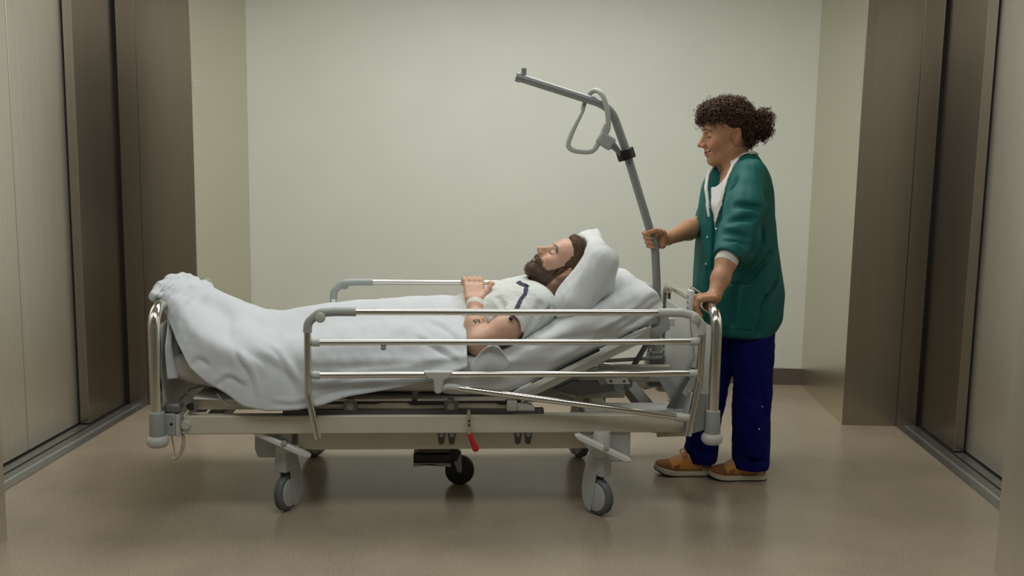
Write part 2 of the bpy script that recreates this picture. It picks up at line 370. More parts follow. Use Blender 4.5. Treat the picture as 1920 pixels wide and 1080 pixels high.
for nm, x, y, z, lab in (('latch_plate', -1.968, 5.21, 1.752, 'small pale latch plate high on the left steel pier'), ('latch_plate', 1.518, 5.222, 1.781, 'small pale latch plate high on the right steel pier')):
    sg = 1 if x < 0 else -1
    o = MB().box((0, -.009, -.022), (.004 * sg, .009, .022)).tube([(.004 * sg, 0, .009), (.008 * sg, 0, .009)], .004, 8).tube([(.004 * sg, 0, -.009), (.008 * sg, 0, -.009)], .004, 8)
    ob = link(nm, [v + np.array([x, y, z]) for v in o.V], o.F, 'pale_plastic', origin=(x, y, z)); setup(ob, lab, 'latch', 'latch plates on the piers')
for i, (cx, cy) in enumerate(((-.30, 4.55), (-.30, 2.35))):
    t = empty('ceiling_light', (cx, cy, ZC), ['recessed ceiling light panel above the bed', 'recessed ceiling light panel nearer the viewer'][i], 'light', 'ceiling lights')
    fr = MB()
    for a, b in (((-1.38, -.43), (1.38, -.37)), ((-1.38, .37), (1.38, .43)), ((-1.38, -.37), (-1.32, .37)), ((1.32, -.37), (1.38, .37))): fr.box((cx + a[0], cy + a[1], ZC - .03), (cx + b[0], cy + b[1], ZC - .001))
    fr.build('frame', 'white_panel', t, smooth=False)
# ------------------------------------------------------------------ hospital bed, built in its own frame: u along, v across (0 = near side), z up
TH = .12; FRAME[0] = np.array([-1.485, 3.46, 0.]); FRAME[1] = TH
def Wp(u, v, z): return np.array([FRAME[0][0] + u * math.cos(TH) - v * math.sin(TH), FRAME[0][1] + u * math.sin(TH) + v * math.cos(TH), z])
bed = empty('hospital_bed', (1.05, .43, 0), 'pale metal hospital bed on casters with chrome side rails, patient lying on it', 'bed')
BW = .86
def end_board(name, u0, sg, lab):
    hoop = fillet([(u0, 0, .37), (u0, 0, .822), (u0, BW, .822), (u0, BW, .37)], .085, 8)
    b = MB().tube(hoop, .0215, 16).build(name, 'chrome', bed); setup(b, lab)
    MB().box((u0 - sg * .004 - .009, .02, .33), (u0 - sg * .004 + .009, BW - .02, .75)).build('end_panel', 'white_panel', b, bev=.006)
    for v in (0, BW):
        MB().lathe((u0, v, .345), (0, 0, 1), [(0, .028), (.004, .030), (.09, .0275), (.094, .0235)]).build('socket', 'grey_plastic', b)
        MB().lathe((u0, v, .305), (0, 0, 1), [(0, .030), (.005, .036), (.014, .041), (.028, .041), (.037, .036), (.042, .029)]).build('bumper', 'pale_plastic', b)
end_board('footboard', 0.0, 1, 'chrome hoop footboard with pale bumpers'); end_board('headboard', 2.10, -1, 'chrome hoop headboard with pale bumpers')
# side rails
def side_rail(v, lab, m):
    s = -1 if v < .4 else 1; w = v
    r = MB().tube([(.70, w, .816), (1.92, w, .818)], .0125, 14).build('side_rail', 'chrome', bed); setup(r, lab)
    for pts, nm in (([(.556, w, .738), (.558, w, .775), (.600, w, .812), (.66, w, .816), (.735, w, .816)], 0), ([(1.87, w, .818), (1.96, w, .818), (2.015, w, .805), (2.038, w, .775), (2.042, w, .735)], 1)):
        MB().tube(fillet(pts, .04, 5), .0165, 14).build('rail_cover', 'grey_plastic' if nm == 0 else 'pale_plastic', r)
    for u, z in ((.606, .797), (2.012, .797)):
        MB().lathe((u, w + s * .012, z), (0, s, 0), [(0, .019), (.010, .019), (.013, .015)]).build('joint_cap', 'pale_plastic', r)
    MB().tube(fillet([(.556, w, .745), (.556, w, .50), (.592, w - s * -.012, .335)], .10, 6), .0145, 14).build('rail_post', 'chrome', r)
    MB().tube(fillet([(2.045, w, .74), (2.040, w, .545), (2.002, w + s * .012, .340)], .10, 6), .0145, 14).build('rail_post', 'chrome', r)
    for z in (.700, .576):
        MB().tube([(.585, w, z), (2.02, w, z + .006)], .0120, 14).build('rail_bar', 'chrome', r)
        MB().tube([(.568, w, z), (.575, w, z), (.60, w, z)], [.009, .0155, .0155], 12).build('bar_sleeve', 'pale_plastic', r)
        MB().tube([(2.00, w, z + .006), (2.025, w, z + .006), (2.036, w, z + .006)], [.0155, .0155, .009], 12).build('bar_sleeve', 'pale_plastic', r)
    MB().tube([(.836, w, .690), (.836, w, .676), (.836, w, .672)], [.0105, .0105, .007], 10).build('knob', 'grey_plastic', r)
    MB().prism([(.985, .592), (1.095, .592), (1.082, .566), (1.062, .560), (1.056, .514), (1.046, .507), (1.034, .507), (1.026, .514), (1.022, .560), (1.000, .566)], w - .017, w + .017).build('saddle', 'pale_plastic', r, bev=.005)
    MB().tube([(1.066, w, .530), (1.085, w, .529), (2.005, w, .405)], [.010, .0125, .0125], 12).build('rail_strut', 'chrome', r)
    MB().tube([(1.955, w, .411), (2.005, w, .405), (2.03, w, .402)], [.017, .017, .012], 12).build('strut_end', 'pale_plastic', r)
    MB().tube([(1.048, w, .521), (1.075, w, .531), (1.12, w, .525)], [.010, .0145, .0135], 12).build('strut_end', 'pale_plastic', r)
side_rail(0.0, 'near chrome side rail, raised', 0); side_rail(BW, 'far chrome side rail, raised', 0)
# chassis: upper beam, lower beam, cross members
for v, nm in ((.045, 'n'), (BW - .085, 'f')):
    MB().box((.085, v, .336), (2.01, v + .045, .408)).build('chassis_beam', 'bed_paint', bed, bev=.005)
    MB().box((.50, v + .05, .258), (1.80, v + .09, .334)).build('lower_beam', 'bed_paint', bed, bev=.004)
for u in (.18, 1.05, 1.90): MB().box((u - .03, .09, .345), (u + .03, BW - .085, .395)).build('cross_member', 'mid_grey_metal', bed, bev=.004)
for u in (.55, 1.75): MB().box((u - .03, .135, .27), (u + .03, BW - .13, .32)).build('cross_member', 'bed_paint', bed, bev=.004)
MB().lathe((.092, .045, .375), (0, -1, 0), [(0, .019), (.006, .019), (.010, .016), (.012, .015)]).build('beam_bolt', 'pale_plastic', bed)
# corner brackets at the foot end
for v0, v1 in ((.018, .088), (BW - .088, BW - .018)):
    MB().box((.012, v0, .338), (.060, v1, .424)).build('corner_bracket', 'grey_plastic', bed, bev=.005)
    MB().box((.060, v0, .336), (.074, v1, .420)).build('bracket_collar', 'pale_plastic', bed, bev=.003)
MB().lathe((.046, .018, .384), (0, -1, 0), [(0, .0055), (.001, .0055)], 12).build('bracket_hole', 'black_plastic', bed)
MB().box((.018, .02, .424), (.078, .085, .462)).build('corner_block', 'mid_grey_metal', bed, bev=.012)
MB().tube(fillet([(.03, .10, .43), (.10, .10, .50), (.15, .10, .515), (.165, .10, .50)], .015, 4), .0045, 8).build('retainer_wire', 'mid_grey_metal', bed)
MB().tube(fillet([(.095, .06, .50), (.135, .06, .43), (.10, .06, .415)], .01, 4), .005, 8).build('retainer_wire', 'mid_grey_metal', bed)
MB().tube(fillet([(.21, .045, .495), (.245, .045, .452), (.34, .045, .452)], .012, 4), .004, 8).build('retainer_wire', 'pale_plastic', bed)
MB().box((.095, .08, .412), (.16, .16, .44)).build('pivot_block', 'dark_grey', bed, bev=.006)
MB().tube([(.06, .2, .40), (.17, .2, .47)], .011, 8).build('lift_arm', 'dark_grey', bed)
# release handle hanging at the foot end
hl = MB().tube(catmull([(.075, .06, .335), (.078, .06, .30), (.066, .06, .262), (.048, .055, .243), (.034, .05, .240)], 5), [.006] * 5 + [.0075] * 14 + [.008] * 2, 10).build('release_handle', 'beige_strap', bed)
MB().tube([(.035, .05, .336), (.043, .05, .29), (.047, .052, .250)], .0028, 6).build('release_cord', 'beige_strap', hl)
# mattress platform: side profiles, slat panels, stepped dark tray, backrest frame
for v in (.075, BW - .115):
    MB().box((.115, v, .424), (1.34, v + .04, .462)).build('deck_profile', 'bed_paint', bed, bev=.004)
    MB().prism([(1.30, .436), (1.325, .420), (1.40, .470), (1.86, .702), (1.86, .742), (1.84, .748), (1.36, .512), (1.30, .466)], v, v + .035).build('backrest_profile', 'bed_paint_pale', bed, bev=.004)
MB().prism([(.12, .470), (.30, .462), (.30, .470), (.12, .478)], .05, BW - .05).build('deck_panel', 'bed_paint_pale', bed, bev=.003)
for a, b in ((.32, .62), (.64, .94), (.96, 1.30)): MB().box((a, .06, .460), (b, BW - .06, .470)).build('deck_panel', 'mattress_cover', bed, bev=.003)
MB().prism([(.50, .446), (.80, .446), (.83, .452), (.92, .452), (.94, .442), (1.10, .442), (1.12, .450), (1.26, .450), (1.28, .443), (1.36, .443), (1.36, .462), (.50, .462)], .068, .075).build('deck_edge', 'black_plastic', bed)
MB().box((.45, .06, .408), (1.45, .10, .425)).build('under_rail', 'dark_grey', bed)
MB().prism([(1.34, .490), (1.37, .490), (1.86, .744), (1.86, .752), (1.34, .498)], .05, BW - .05).build('backrest_panel', 'bed_paint_pale', bed)
MB().prism([(1.40, .530), (1.66, .664), (1.664, .656), (1.404, .522)], .066, .075).build('backrest_edge', 'black_plastic', bed)
for u in (.705, 1.09):
    m_ = MB().prism([(u - .026, .422), (u + .026, .422), (u + .026, .462), (u + .012, .470), (u - .012, .470), (u - .026, .462)], .060, .075).build('hinge_plate', 'mid_grey_metal', bed, bev=.002)
    MB().lathe((u, .060, .440), (0, -1, 0), [(0, .014), (.004, .014), (.004, .009), (.006, .008)], 18).build('hinge_bolt', 'grey_plastic', m_)
MB().box((1.305, .055, .420), (1.345, .12, .462)).build('pivot_block', 'pale_plastic', bed, bev=.004)
MB().prism([(1.345, .418), (1.42, .418), (1.405, .440), (1.345, .452)], .06, .11).build('pivot_block', 'pale_plastic', bed, bev=.003)
# backrest lifting gear
lg = MB().prism([(1.50, .470), (1.56, .452), (1.62, .446), (1.80, .470), (1.822, .482), (1.822, .512), (1.80, .512), (1.65, .505), (1.58, .505)], .20, .215).build('lift_plate', 'mid_grey_metal', bed, bev=.002)
MB().lathe((1.765, .20, .486), (0, -1, 0), [(0, .021), (.007, .021), (.007, .011), (.009, .010)], 20).build('plate_bolt', 'grey_plastic', lg)
MB().tube([(1.42, .24, .440), (1.60, .24, .520)], .026, 14).build('actuator', 'grey_plastic', bed)
MB().tube([(1.60, .24, .520), (1.68, .24, .548)], .012, 10).build('actuator_rod', 'chrome', bed)
MB().prism([(1.65, .545), (1.685, .545), (1.72, .500), (1.69, .494)], .18, .23).build('lift_bracket', 'grey_plastic', bed, bev=.003)
lb = MB().prism([(1.70, .525), (1.79, .525), (1.808, .500), (1.715, .500)], .17, .178).build('lift_bracket', 'bed_paint_pale', bed, bev=.002)
for u in (1.728, 1.782): MB().lathe((u, .17, .512), (0, -1, 0), [(0, .006), (.003, .005)], 10).build('bracket_bolt', 'dark_grey', lb)
MB().box((1.60, .24, .425), (1.80, .28, .50)).build('lift_box', 'bed_paint', bed, bev=.004)
MB().box((1.70, .30, .478), (2.00, .34, .545)).build('head_crossbar', 'bed_paint', bed, bev=.004)
MB().lathe((1.90, .30, .508), (0, -1, 0), [(0, .014), (.010, .014), (.013, .011)], 16).build('crossbar_bolt', 'grey_plastic', bed)
MB().tube([(1.845, .36, .515), (1.925, .36, .655), (1.93, .36, .67)], .0115, 10).build('stay_rod', 'mid_grey_metal', bed)
MB().tube([(1.66, .38, .545), (1.98, .38, .565)], .008, 8).build('head_rod', 'grey_plastic', bed)
# diagonal plates and corner casting at the head end
MB().prism([(1.90, .548), (1.93, .560), (2.055, .425), (2.03, .395), (1.99, .395)], .12, .128).build('diagonal_plate', 'grey_plastic', bed, bev=.002)
MB().prism([(1.94, .418), (1.965, .418), (2.055, .580), (2.035, .585)], .10, .108).build('diagonal_plate', 'mid_grey_metal', bed, bev=.002)
MB().prism([(2.02, .500), (2.078, .500), (2.078, .350), (1.99, .326), (2.00, .420)], .022, .085).build('corner_casting', 'grey_plastic', bed, bev=.006)
MB().prism([(2.02, .500), (2.078, .500), (2.078, .350), (1.99, .326), (2.00, .420)], BW - .085, BW - .022).build('corner_casting', 'grey_plastic', bed, bev=.006)
MB().lathe((2.04, .055, .498), (0, 0, 1), [(0, .016), (.004, .016)], 16).build('socket_ring', 'dark_grey', bed)
MB().lathe((1.985, .14, .398), (0, 0, 1), [(0, .016), (.04, .016), (.045, .012)], 14).build('pin', 'grey_plastic', bed)
MB().box((1.62, .10, .395), (2.02, .22, .412)).build('head_tray', 'bed_paint_pale', bed, bev=.003)
# retaining plate with a cut-out beside the backrest, and its white inner tongue
out = [(1.772, .772), (1.790, .735), (1.806, .690), (1.886, .706), (1.940, .738), (1.936, .775), (1.926, .806), (1.870, .806), (1.812, .806)]
inn = [(1.812, .748), (1.814, .742), (1.822, .726), (1.862, .736), (1.896, .752), (1.900, .766), (1.896, .784), (1.876, .782), (1.838, .770)]
rp = MB().ring(out, inn, .085, .093).build('mattress_retainer', 'grey_plastic', bed, bev=.0015, ang=25)
MB().prism([(1.815, .728), (1.905, .770), (1.915, .790), (1.90, .80), (1.80, .745)], .10, .106).build('retainer_tongue', 'white_panel', rp, bev=.002)
MB().box((1.93, .085, .752), (1.958, .105, .782)).build('retainer_button', 'pale_plastic', rp, bev=.003)
# casters with brake pedals
def caster(u, v, turn, flip, lab):
    ct = math.cos(turn); sn = math.sin(turn)
    def M(p): return np.array([u + p[0] * ct - p[1] * sn, v + p[0] * sn + p[1] * ct, p[2]])
    def TM(mb):
        mb.V = [M(p) for p in mb.V]; return mb
    hs = MB().prism([(u - .115 * flip, .345), (u + .075 * flip, .345), (u + .075 * flip, .30), (u + .01 * flip, .215), (u - .105 * flip, .215), (u - .118 * flip, .25)][::1 if flip > 0 else -1], v - .005, v + .075).build('caster_housing', 'caster_grey', bed, bev=.006); setup(hs, lab)
    MB().lathe((u, v - .02, .245), (0, 0, 1), [(0, .030), (.004, .034), (.085, .036), (.10, .030)], 20).build('swivel_stem', 'pale_plastic', hs)
    # fork: a hood over the wheel, solid on both faces
    for sy in (-1, 1):
        fk = MB()
        poly = [(-.034, .255), (.034, .255), (.066, .150), (.072, .10), (.066, .055), (.048, .024), (.022, .012), (.006, .06), (-.004, .165), (-.034, .19)]
        TM(fk.prism(poly, -.004 + sy * .024, .004 + sy * .024)).build('fork_side', 'caster_grey', hs, bev=.003)
    TM(MB().box((-.038, -.026, .165), (.030, .026, .255))).build('fork_crown', 'caster_grey', hs, bev=.003)
    wh = TM(MB().lathe((.006, -.019, .075), (0, 1, 0), [(0, .052), (.002, .066), (.010, .0745), (.014, .075), (.0165, .071), (.019, .070), (.0215, .071), (.024, .075), (.028, .0745), (.036, .066), (.038, .052)], 40)).build('wheel', 'tyre_grey', hs)
    for sy in (-1, 1): TM(MB().lathe((.006, sy * .0185, .075), (0, sy, 0), [(0, .057), (.0035, .056), (.005, .050)], 36)).build('wheel_cover', 'caster_grey', hs)
    # brake pedal: a long blade sloping down towards the head end
    pu = [(u - .115, .345), (u - .095, .350), (u + .105, .252), (u + .110, .240), (u + .085, .236), (u - .10, .325)]
    MB().prism(pu, v - .085, v - .05).build('brake_pedal', 'bed_paint_pale', hs, bev=.006)
    MB().lathe((u + .008, v - .05, .295), (0, -1, 0), [(-.05, .012), (.036, .012), (.038, .009)], 16).build('pedal_axle', 'grey_plastic', hs)
caster(.445, .14, 1.15, 1, 'near foot end caster housing with sloping brake pedal'); caster(1.675, .06, 2.22, -1, 'near head end caster housing with sloping brake pedal')
caster(.46, .83, .9, 1, 'far foot end caster, mostly hidden'); caster(1.70, .80, 2.0, -1, 'far head end caster, mostly hidden')
# fifth wheel under the middle with its black box
fw = MB().box((.937, .35, .118), (1.092, .45, .160)).build('wheel_box', 'black_plastic', bed, bev=.006)
MB().prism([(.942, .160), (.970, .186), (1.078, .186), (1.092, .160)], .36, .44).build('box_lid', 'dark_grey', fw, bev=.003)
MB().prism([(.936, .108), (.99, .112), (1.012, .117), (1.035, .112), (1.093, .106), (1.093, .119), (.936, .119)], .338, .352).build('box_rim', 'pale_plastic', fw, bev=.002)
MB().tube(fillet([(.952, .36, .225), (.930, .36, .186), (.970, .36, .182), (.966, .36, .250), (.952, .36, .225)], .006, 4), .0045, 8).build('spring_wire', 'chrome', fw)
MB().tube([(.970, .36, .21), (1.00, .36, .175), (1.035, .36, .175), (1.06, .36, .21), (1.075, .36, .24)], .004, 8).build('spring_wire', 'mid_grey_metal', fw)
MB().box((.985, .38, .180), (1.065, .44, .27)).build('box_mount', 'mid_grey_metal', fw, bev=.004)
MB().prism([(1.08, .150), (1.10, .182), (1.135, .150), (1.12, .11), (1.08, .112)], .40, .48).build('fork_bridge', 'black_plastic', fw, bev=.004)
MB().lathe((1.132, .415, .062), (0, 1, 0), [(0, .044), (.001, .047), (.002, .058), (.010, .062), (.040, .062), (.048, .058), (.049, .047), (.050, .044)], 40).build('wheel', 'dark_rubber', fw)
for y0 in (.402, .472): MB().prism([(1.078, .180), (1.100, .172), (1.138, .135), (1.142, .070), (1.134, .058), (1.122, .062), (1.106, .112), (1.078, .145)], y0, y0 + .008).build('fork_leg', 'grey_plastic', fw, bev=.002)
# paired hooks below the beam
def hook_pair(u, v):
    for du in (-.020, .020):
        h = MB(); h.prism([(u + du - .017, .334), (u + du + .017, .334), (u + du + .010, .284), (u + du + .006, .278), (u + du - .006, .278), (u + du - .010, .284)], v - .010, v)
        h = h.build('hook', 'dark_grey', bed, bev=.002)
        MB().lathe((u + du, v - .010, .318), (0, -1, 0), [(0, .009), (.004, .009), (.006, .005)], 14).build('hook_bolt', 'grey_plastic', h)
hook_pair(1.074, .10); hook_pair(1.373, .10)
# red lever
lv = MB().tube(fillet([(1.158, .035, .432), (1.160, .030, .345), (1.163, .030, .330)], .02, 3), .0075, 10).build('release_lever', 'chrome', bed)
MB().tube(catmull([(1.162, .030, .340), (1.172, .028, .312), (1.184, .028, .285), (1.190, .028, .271)], 4), np.interp(np.linspace(0, 1, 13), [0, .3, .6, .85, 1], [.009, .0095, .0125, .0135, .007]), 12).build('lever_grip', 'red_plastic', lv)
for z in (.392, .375): MB().box((1.154, .018, z - .005), (1.164, .026, z + .005)).build('lever_mark', 'dark_grey', lv)
# lifting pole with trapeze handle, standing in its socket at the head end
tp = fillet([(1.361, .41, 1.713), (1.735, .41, 1.605), (1.800, .41, 1.44), (1.940, .41, 1.03), (1.958, .41, .80), (1.960, .41, .46)], [.13, .30, .22, .3], 10)
pole = MB().tube(tp, .0172, 18).build('lifting_pole', 'trapeze_grey', bed); setup(pole, 'bent grey lifting pole rising from the head end')
MB().tube([(1.346, .41, 1.717), (1.366, .41, 1.711)], .0195, 16).build('pole_cap', 'trapeze_grey', pole)
MB().tube([(1.378, .41, 1.715), (1.378, .41, 1.750)], .0105, 12).build('stop_pin', 'trapeze_grey', pole)
MB().box((1.927, .375, .44), (1.993, .445, .575)).build('pole_socket', 'mid_grey_metal', bed, bev=.006)
MB().box((1.935, .382, .575), (1.985, .438, .590)).build('socket_collar', 'grey_plastic', bed, bev=.004)
MB().tube([(1.960, .41, .585), (1.960, .41, .64)], .021, 14).build('socket_collar', 'grey_plastic', bed)
# the handle: a rounded triangular loop slung over the pole, its block and the dark strap clamp
loop = fillet([(1.70, .395, 1.640), (1.672, .345, 1.650), (1.615, .33, 1.60), (1.560, .34, 1.455), (1.590, .35, 1.420), (1.668, .36, 1.425), (1.715, .37, 1.480), (1.740, .378, 1.545), (1.720, .39, 1.620), (1.700, .395, 1.645)], .035, 5)
th_ = MB().tube(catmull([(1.622, .44, 1.585), (1.585, .40, 1.515), (1.562, .385, 1.455), (1.572, .38, 1.430), (1.610, .378, 1.420), (1.662, .375, 1.425), (1.690, .372, 1.470), (1.715, .372, 1.530)], 6), .0105, 12).build('trapeze_handle', 'strap_grey', bed); setup(th_, 'pale grey triangular grab handle slung over the pole')
MB().tube(catmull([(1.622, .44, 1.585), (1.640, .445, 1.640), (1.668, .42, 1.668), (1.695, .385, 1.650), (1.715, .372, 1.590), (1.722, .372, 1.525), (1.712, .374, 1.490)], 6), .0105, 12).build('handle_loop', 'strap_grey', th_)
c_, s_ = math.cos(-.55), math.sin(-.55)
def RB(p): return np.array([1.712 + p[0] * c_ - p[2] * s_, .374 + p[1], 1.462 + p[0] * s_ + p[2] * c_])
MB().box((-.034, -.02, -.024), (.034, .02, .030), RB).build('handle_block', 'grey_plastic', th_, bev=.009)
MB().tube([(1.738, .376, 1.450), (1.752, .378, 1.440), (1.790, .380, 1.400)], [.018, .014, .007], 12).build('handle_tongue', 'mid_grey_metal', th_)
d_ = nrm([1.940 - 1.800, 0, 1.03 - 1.44])
MB().lathe(np.array([1.802, .398, 1.412]), d_, [(-.022, .0345), (-.020, .0375), (.020, .0375), (.022, .0345)], 26).build('pole_clamp', 'black_plastic', pole)
# coiled cables and the wired hand control hanging over the headboard
cb = MB().helix([(1.80, .32, .278), (1.89, .32, .270)], .010, .0026, 8).tube(catmull([(1.89, .32, .272), (1.92, .32, .262), (1.955, .32, .256)], 4), .003, 6).helix([(1.955, .32, .252), (2.09, .30, .262)], .0135, .0036, 17).build('coiled_cable', 'cable_beige', bed)
hc = MB().box((2.035, .175, .778), (2.056, .225, .880)).build('hand_control', 'white_panel', None, origin=(2.045, .20, .778), bev=.006); setup(hc, 'white wired hand control hung on the headboard beside the nurse\'s hand', 'remote')
bt = [MB().box((2.0335, .185 + .018 * j, .80 + .022 * i), (2.035, .197 + .018 * j, .812 + .022 * i)) for i in range(3) for j in range(2)]
for b_ in bt: b_.build('button', 'grey_plastic', hc, bev=.001)
MB().tube(catmull([(2.046, .20, .778), (2.052, .20, .72), (2.07, .22, .65), (2.080, .24, .60)], 5), .0022, 6).helix([(2.080, .24, .605), (2.055, .25, .54), (1.99, .27, .40)], .0085, .0022, 22).build('control_cable', 'grey_plastic', hc)
MB().tube(fillet([(2.046, .20, .876), (2.046, .20, .892), (2.085, .20, .868), (2.10, .20, .840)], .02, 4), .003, 8).build('control_hook', 'chrome', hc)
# ------------------------------------------------------------------ heads
def mixc(C, w, col): w = np.clip(w, 0, 1)[:, None]; return C * (1 - w) + np.array(col) * w
def hpos(P, c, A, s): return (P - c) @ np.array(A).T / s
def head(f, c, A, s, male):
    A = np.array(A, float); T = lambda p: c + s * (p[0] * A[0] + p[1] * A[1] + p[2] * A[2])
    E = lambda p, r, k, mode='add', B=None: f.ell(T(p), np.array(r) * s, A if B is None else B @ A, k * s, mode)
    Cp = lambda p, q, r1, r2, k, mode='add': f.cap(T(p), T(q), r1 * s, r2 * s, k * s, mode)
    w = 1.0 if male else .94
    E((-.014, 0, .035) if male else (-.004, 0, .035), (.100, .077, .090) if male else (.089, .076, .088), .01)
    eo = .018 if male else .0
    E((.020, 0, -.030), (.070, .060 * w, .085), .03)
    E((.050, 0, .045), (.050, .058, .055), .03)
    for y in (-1, 1):
        Cp((.062, y * .016, -.100), (-.004, y * .054 * w, -.062), .019, .019, .03)
        E((.050, y * .040 * w, -.026), (.034, .026, .028), .025)
        if not male: E((.066, y * .036, -.042), (.022, .020, .018), .015)
    E((.072, 0, -.102), (.020, .024, .019), .02)
    E((.074, 0, -.062), (.026, .034, .032), .02)
    Cp((.083, -.026, .021), (.083, .026, .021), .014, .014, .018)
    for y in (-1, 1): E((.100, y * .031, -.001), (.014, .019, .012), .012, 'sub')
    for y in (-1, 1): E((.0795, y * .031, .000), (.0125, .0155, .0115), .004)
    Cp((.094, 0, .012), (.117, 0, -.030), .0075, .0105, .010)
    Cp((.082, 0, .006), (.098, 0, -.036), .0125, .0155, .010); E((.121, 0, -.035), (.010, .0100, .0095), .006)
    for y in (-1, 1):
        E((.108, y * .0125, -.039), (.011, .0075, .0085), .005)
        E((.113, y * .007, -.047), (.005, .0035, .003), .002, 'sub')
    E((.094, 0, -.066), (.011, .024, .0055), .005); E((.0925, 0, -.0765), (.011, .021, .0065), .005)
    for y in (-1, 1): Cp((.106, 0, -.0705), (.084, y * .030, -.0685 if male else -.064), .0022, .0022, .003, 'sub')
    E((.094, 0, -.088), (.008, .016, .004), .006, 'sub')
    if not male:
        for y in (-1, 1): Cp((.100, y * .016, -.043), (.078, y * .038, -.066), .0022, .0018, .008, 'sub')
    for y in (-1, 1):
        B = np.array([[.94, y * .34, 0], [-y * .34, .94, 0], [0, 0, 1.]]); B2 = B @ np.array([[.97, 0, .22], [0, 1, 0], [-.22, 0, .97]])
        E((-.016 + eo, y * .080, -.010), (.020, .009, .034), .006, 'add', B2)
        E((-.011 + eo, y * .0890, -.004), (.0125, .0085, .022), .004, 'sub', B2)
        E((.000 + eo, y * .080, -.014), (.006, .006, .008), .004)
        E((-.010 + eo, y * .079, -.040), (.009, .006, .010), .004)
def face_colour(P, c, A, s, base, male):
    q = hpos(P, c, A, s); x, y, z = q.T; C = np.tile(np.array(base), (len(P), 1)); ay = np.abs(y)
    g = lambda cx, cy, cz, rx, ry, rz: np.exp(-(((x - cx) / rx) ** 2 + ((ay - cy) / ry) ** 2 + ((z - cz) / rz) ** 2))
    hd = (np.abs(x) < .16) & (ay < .12) & (np.abs(z) < .16)
    C = mixc(C, .55 * g(.07, .040, -.030, .03, .022, .022) * hd, np.array(base) * (1.05, .72, .66))
    C = mixc(C, .5 * g(.122, 0, -.036, .012, .014, .012), np.array(base) * (1.05, .70, .66))
    C = mixc(C, .8 * g(-.01 + .018 * male, .085, -.01, .022, .012, .034), np.array(base) * (1.05, .78, .72))
    C = mixc(C, 1.1 * (np.exp(-((z + .0705) / .0085) ** 4) * (ay < .024) * np.clip((x - .088) / .006, 0, 1)) * (1 - (ay / .026) ** 4), (.33, .12, .095))
    zl = -.0705 + (.002 if male else .0065) * np.clip(ay / .03, 0, 1)
    C = mixc(C, (np.abs(z - zl) < .0016) * (ay < .029) * (x > .08), (.10, .03, .025))
    bz = .0215 + .006 * np.clip(ay / .03, 0, 1) - 9 * np.clip(ay - .034, 0, 1) ** 1.6
    th = .0042 if male else .0022
    C = mixc(C, 1.2 * np.exp(-((z - bz) / th) ** 4) * (ay > .010) * (ay < .051) * (x > .05), (.035, .022, .015))
    lz = -.0050 - .0035 * (1 - ((ay - .031) / .017) ** 2)
    C = mixc(C, (np.abs(z - lz) < .0021) * (np.abs(ay - .031) < .0165) * (x > .06), (.02, .012, .010))
    return C
# ------------------------------------------------------------------ bedding and the patient (bed frame)
# mattress: stations along its middle line; section is a rounded slab
def slab(st_, hw, vc, pw=5, n=40, wob=None):
    V = []; a = np.linspace(0, 2 * math.pi, n, endpoint=False)
    for i, (u, z, nu, nz, ht, ws) in enumerate(st_):
        for t in a:
            cx, sx = math.cos(t), math.sin(t); r = (abs(cx) ** pw + abs(sx) ** pw) ** (-1 / pw); dv, dn = r * cx * hw * ws, r * sx * ht
            V.append((u + nu * dn, vc + dv, z + nz * dn))
    m = len(st_); F = [(i * n + k, (i + 1) * n + k, (i + 1) * n + (k + 1) % n, i * n + (k + 1) % n) for i in range(m - 1) for k in range(n)] + [tuple(range(n)), tuple((m - 1) * n + k for k in range(n))[::-1]]
    return V, F
def mattress_stations(u_lo, u_hi, ht, grow=0, n=46):
    mid = np.array(catmull([(.03, .602), (.12, .575), (.30, .549), (.80, .546), (1.20, .546), (1.32, .565), (1.45, .628), (1.60, .706), (1.75, .783), (1.895, .858)], 10)); L_ = np.r_[0, np.cumsum(np.linalg.norm(np.diff(mid, axis=0), axis=1))]
    k = (mid[:, 0] >= u_lo - .02) & (mid[:, 0] <= u_hi + .02); a, b = L_[k][0], L_[k][-1]; out = []
    for t in np.linspace(0, 1, n):
        e = min(t, 1 - t) * (b - a); q = min(1, e / .085); sc = .45 + .55 * math.sqrt(1 - (1 - q) ** 2); s_ = a + (b - a) * t
        p = [np.interp(s_, L_, mid[:, j]) for j in (0, 1)]; p2 = [np.interp(s_ + .01, L_, mid[:, j]) - np.interp(s_ - .01, L_, mid[:, j]) for j in (0, 1)]; l = math.hypot(*p2)
        out.append((p[0], p[1], -p2[1] / l, p2[0] / l, ht * sc + grow, .97 + .03 * sc))
    return out
V, F = slab(mattress_stations(.03, 1.90, .073), .350, .43)
mt = link('mattress', V, F, 'mattress_cover', origin=(1., .43, .48), ang=70); setup(mt, 'cream covered mattress bare at the foot end under the blanket edge', 'mattress')
V, F = slab(mattress_stations(1.02, 1.91, .083, .004, 90), .362, .43, n=96)
V = np.array(V)
w_ = .010 * hash_noise(V[:, 0], V[:, 1] * .5, V[:, 2], 34, 3) + .005 * hash_noise(V[:, 0], V[:, 1], V[:, 2], 90, 4)
fo = np.zeros(len(V))
for (u0, z0, u1, z1, A_, w0) in ((1.62, .70, 1.92, .93, .012, .012), (1.70, .70, 1.97, .90, -.014, .012), (1.52, .62, 1.78, .84, .009, .012), (1.80, .74, 1.96, .86, .010, .009), (1.38, .53, 1.62, .72, .008, .015)):
    d = nrm([u1 - u0, z1 - z0]); t = ((V[:, 0] - u0) * d[0] + (V[:, 2] - z0) * d[1]) / math.hypot(u1 - u0, z1 - z0); dd = (V[:, 0] - u0) * -d[1] + (V[:, 2] - z0) * d[0]
    fo += A_ * np.exp(-(dd / w0) ** 2) * np.clip(4 * t * (1 - t), 0, 1) * (V[:, 1] < .2)
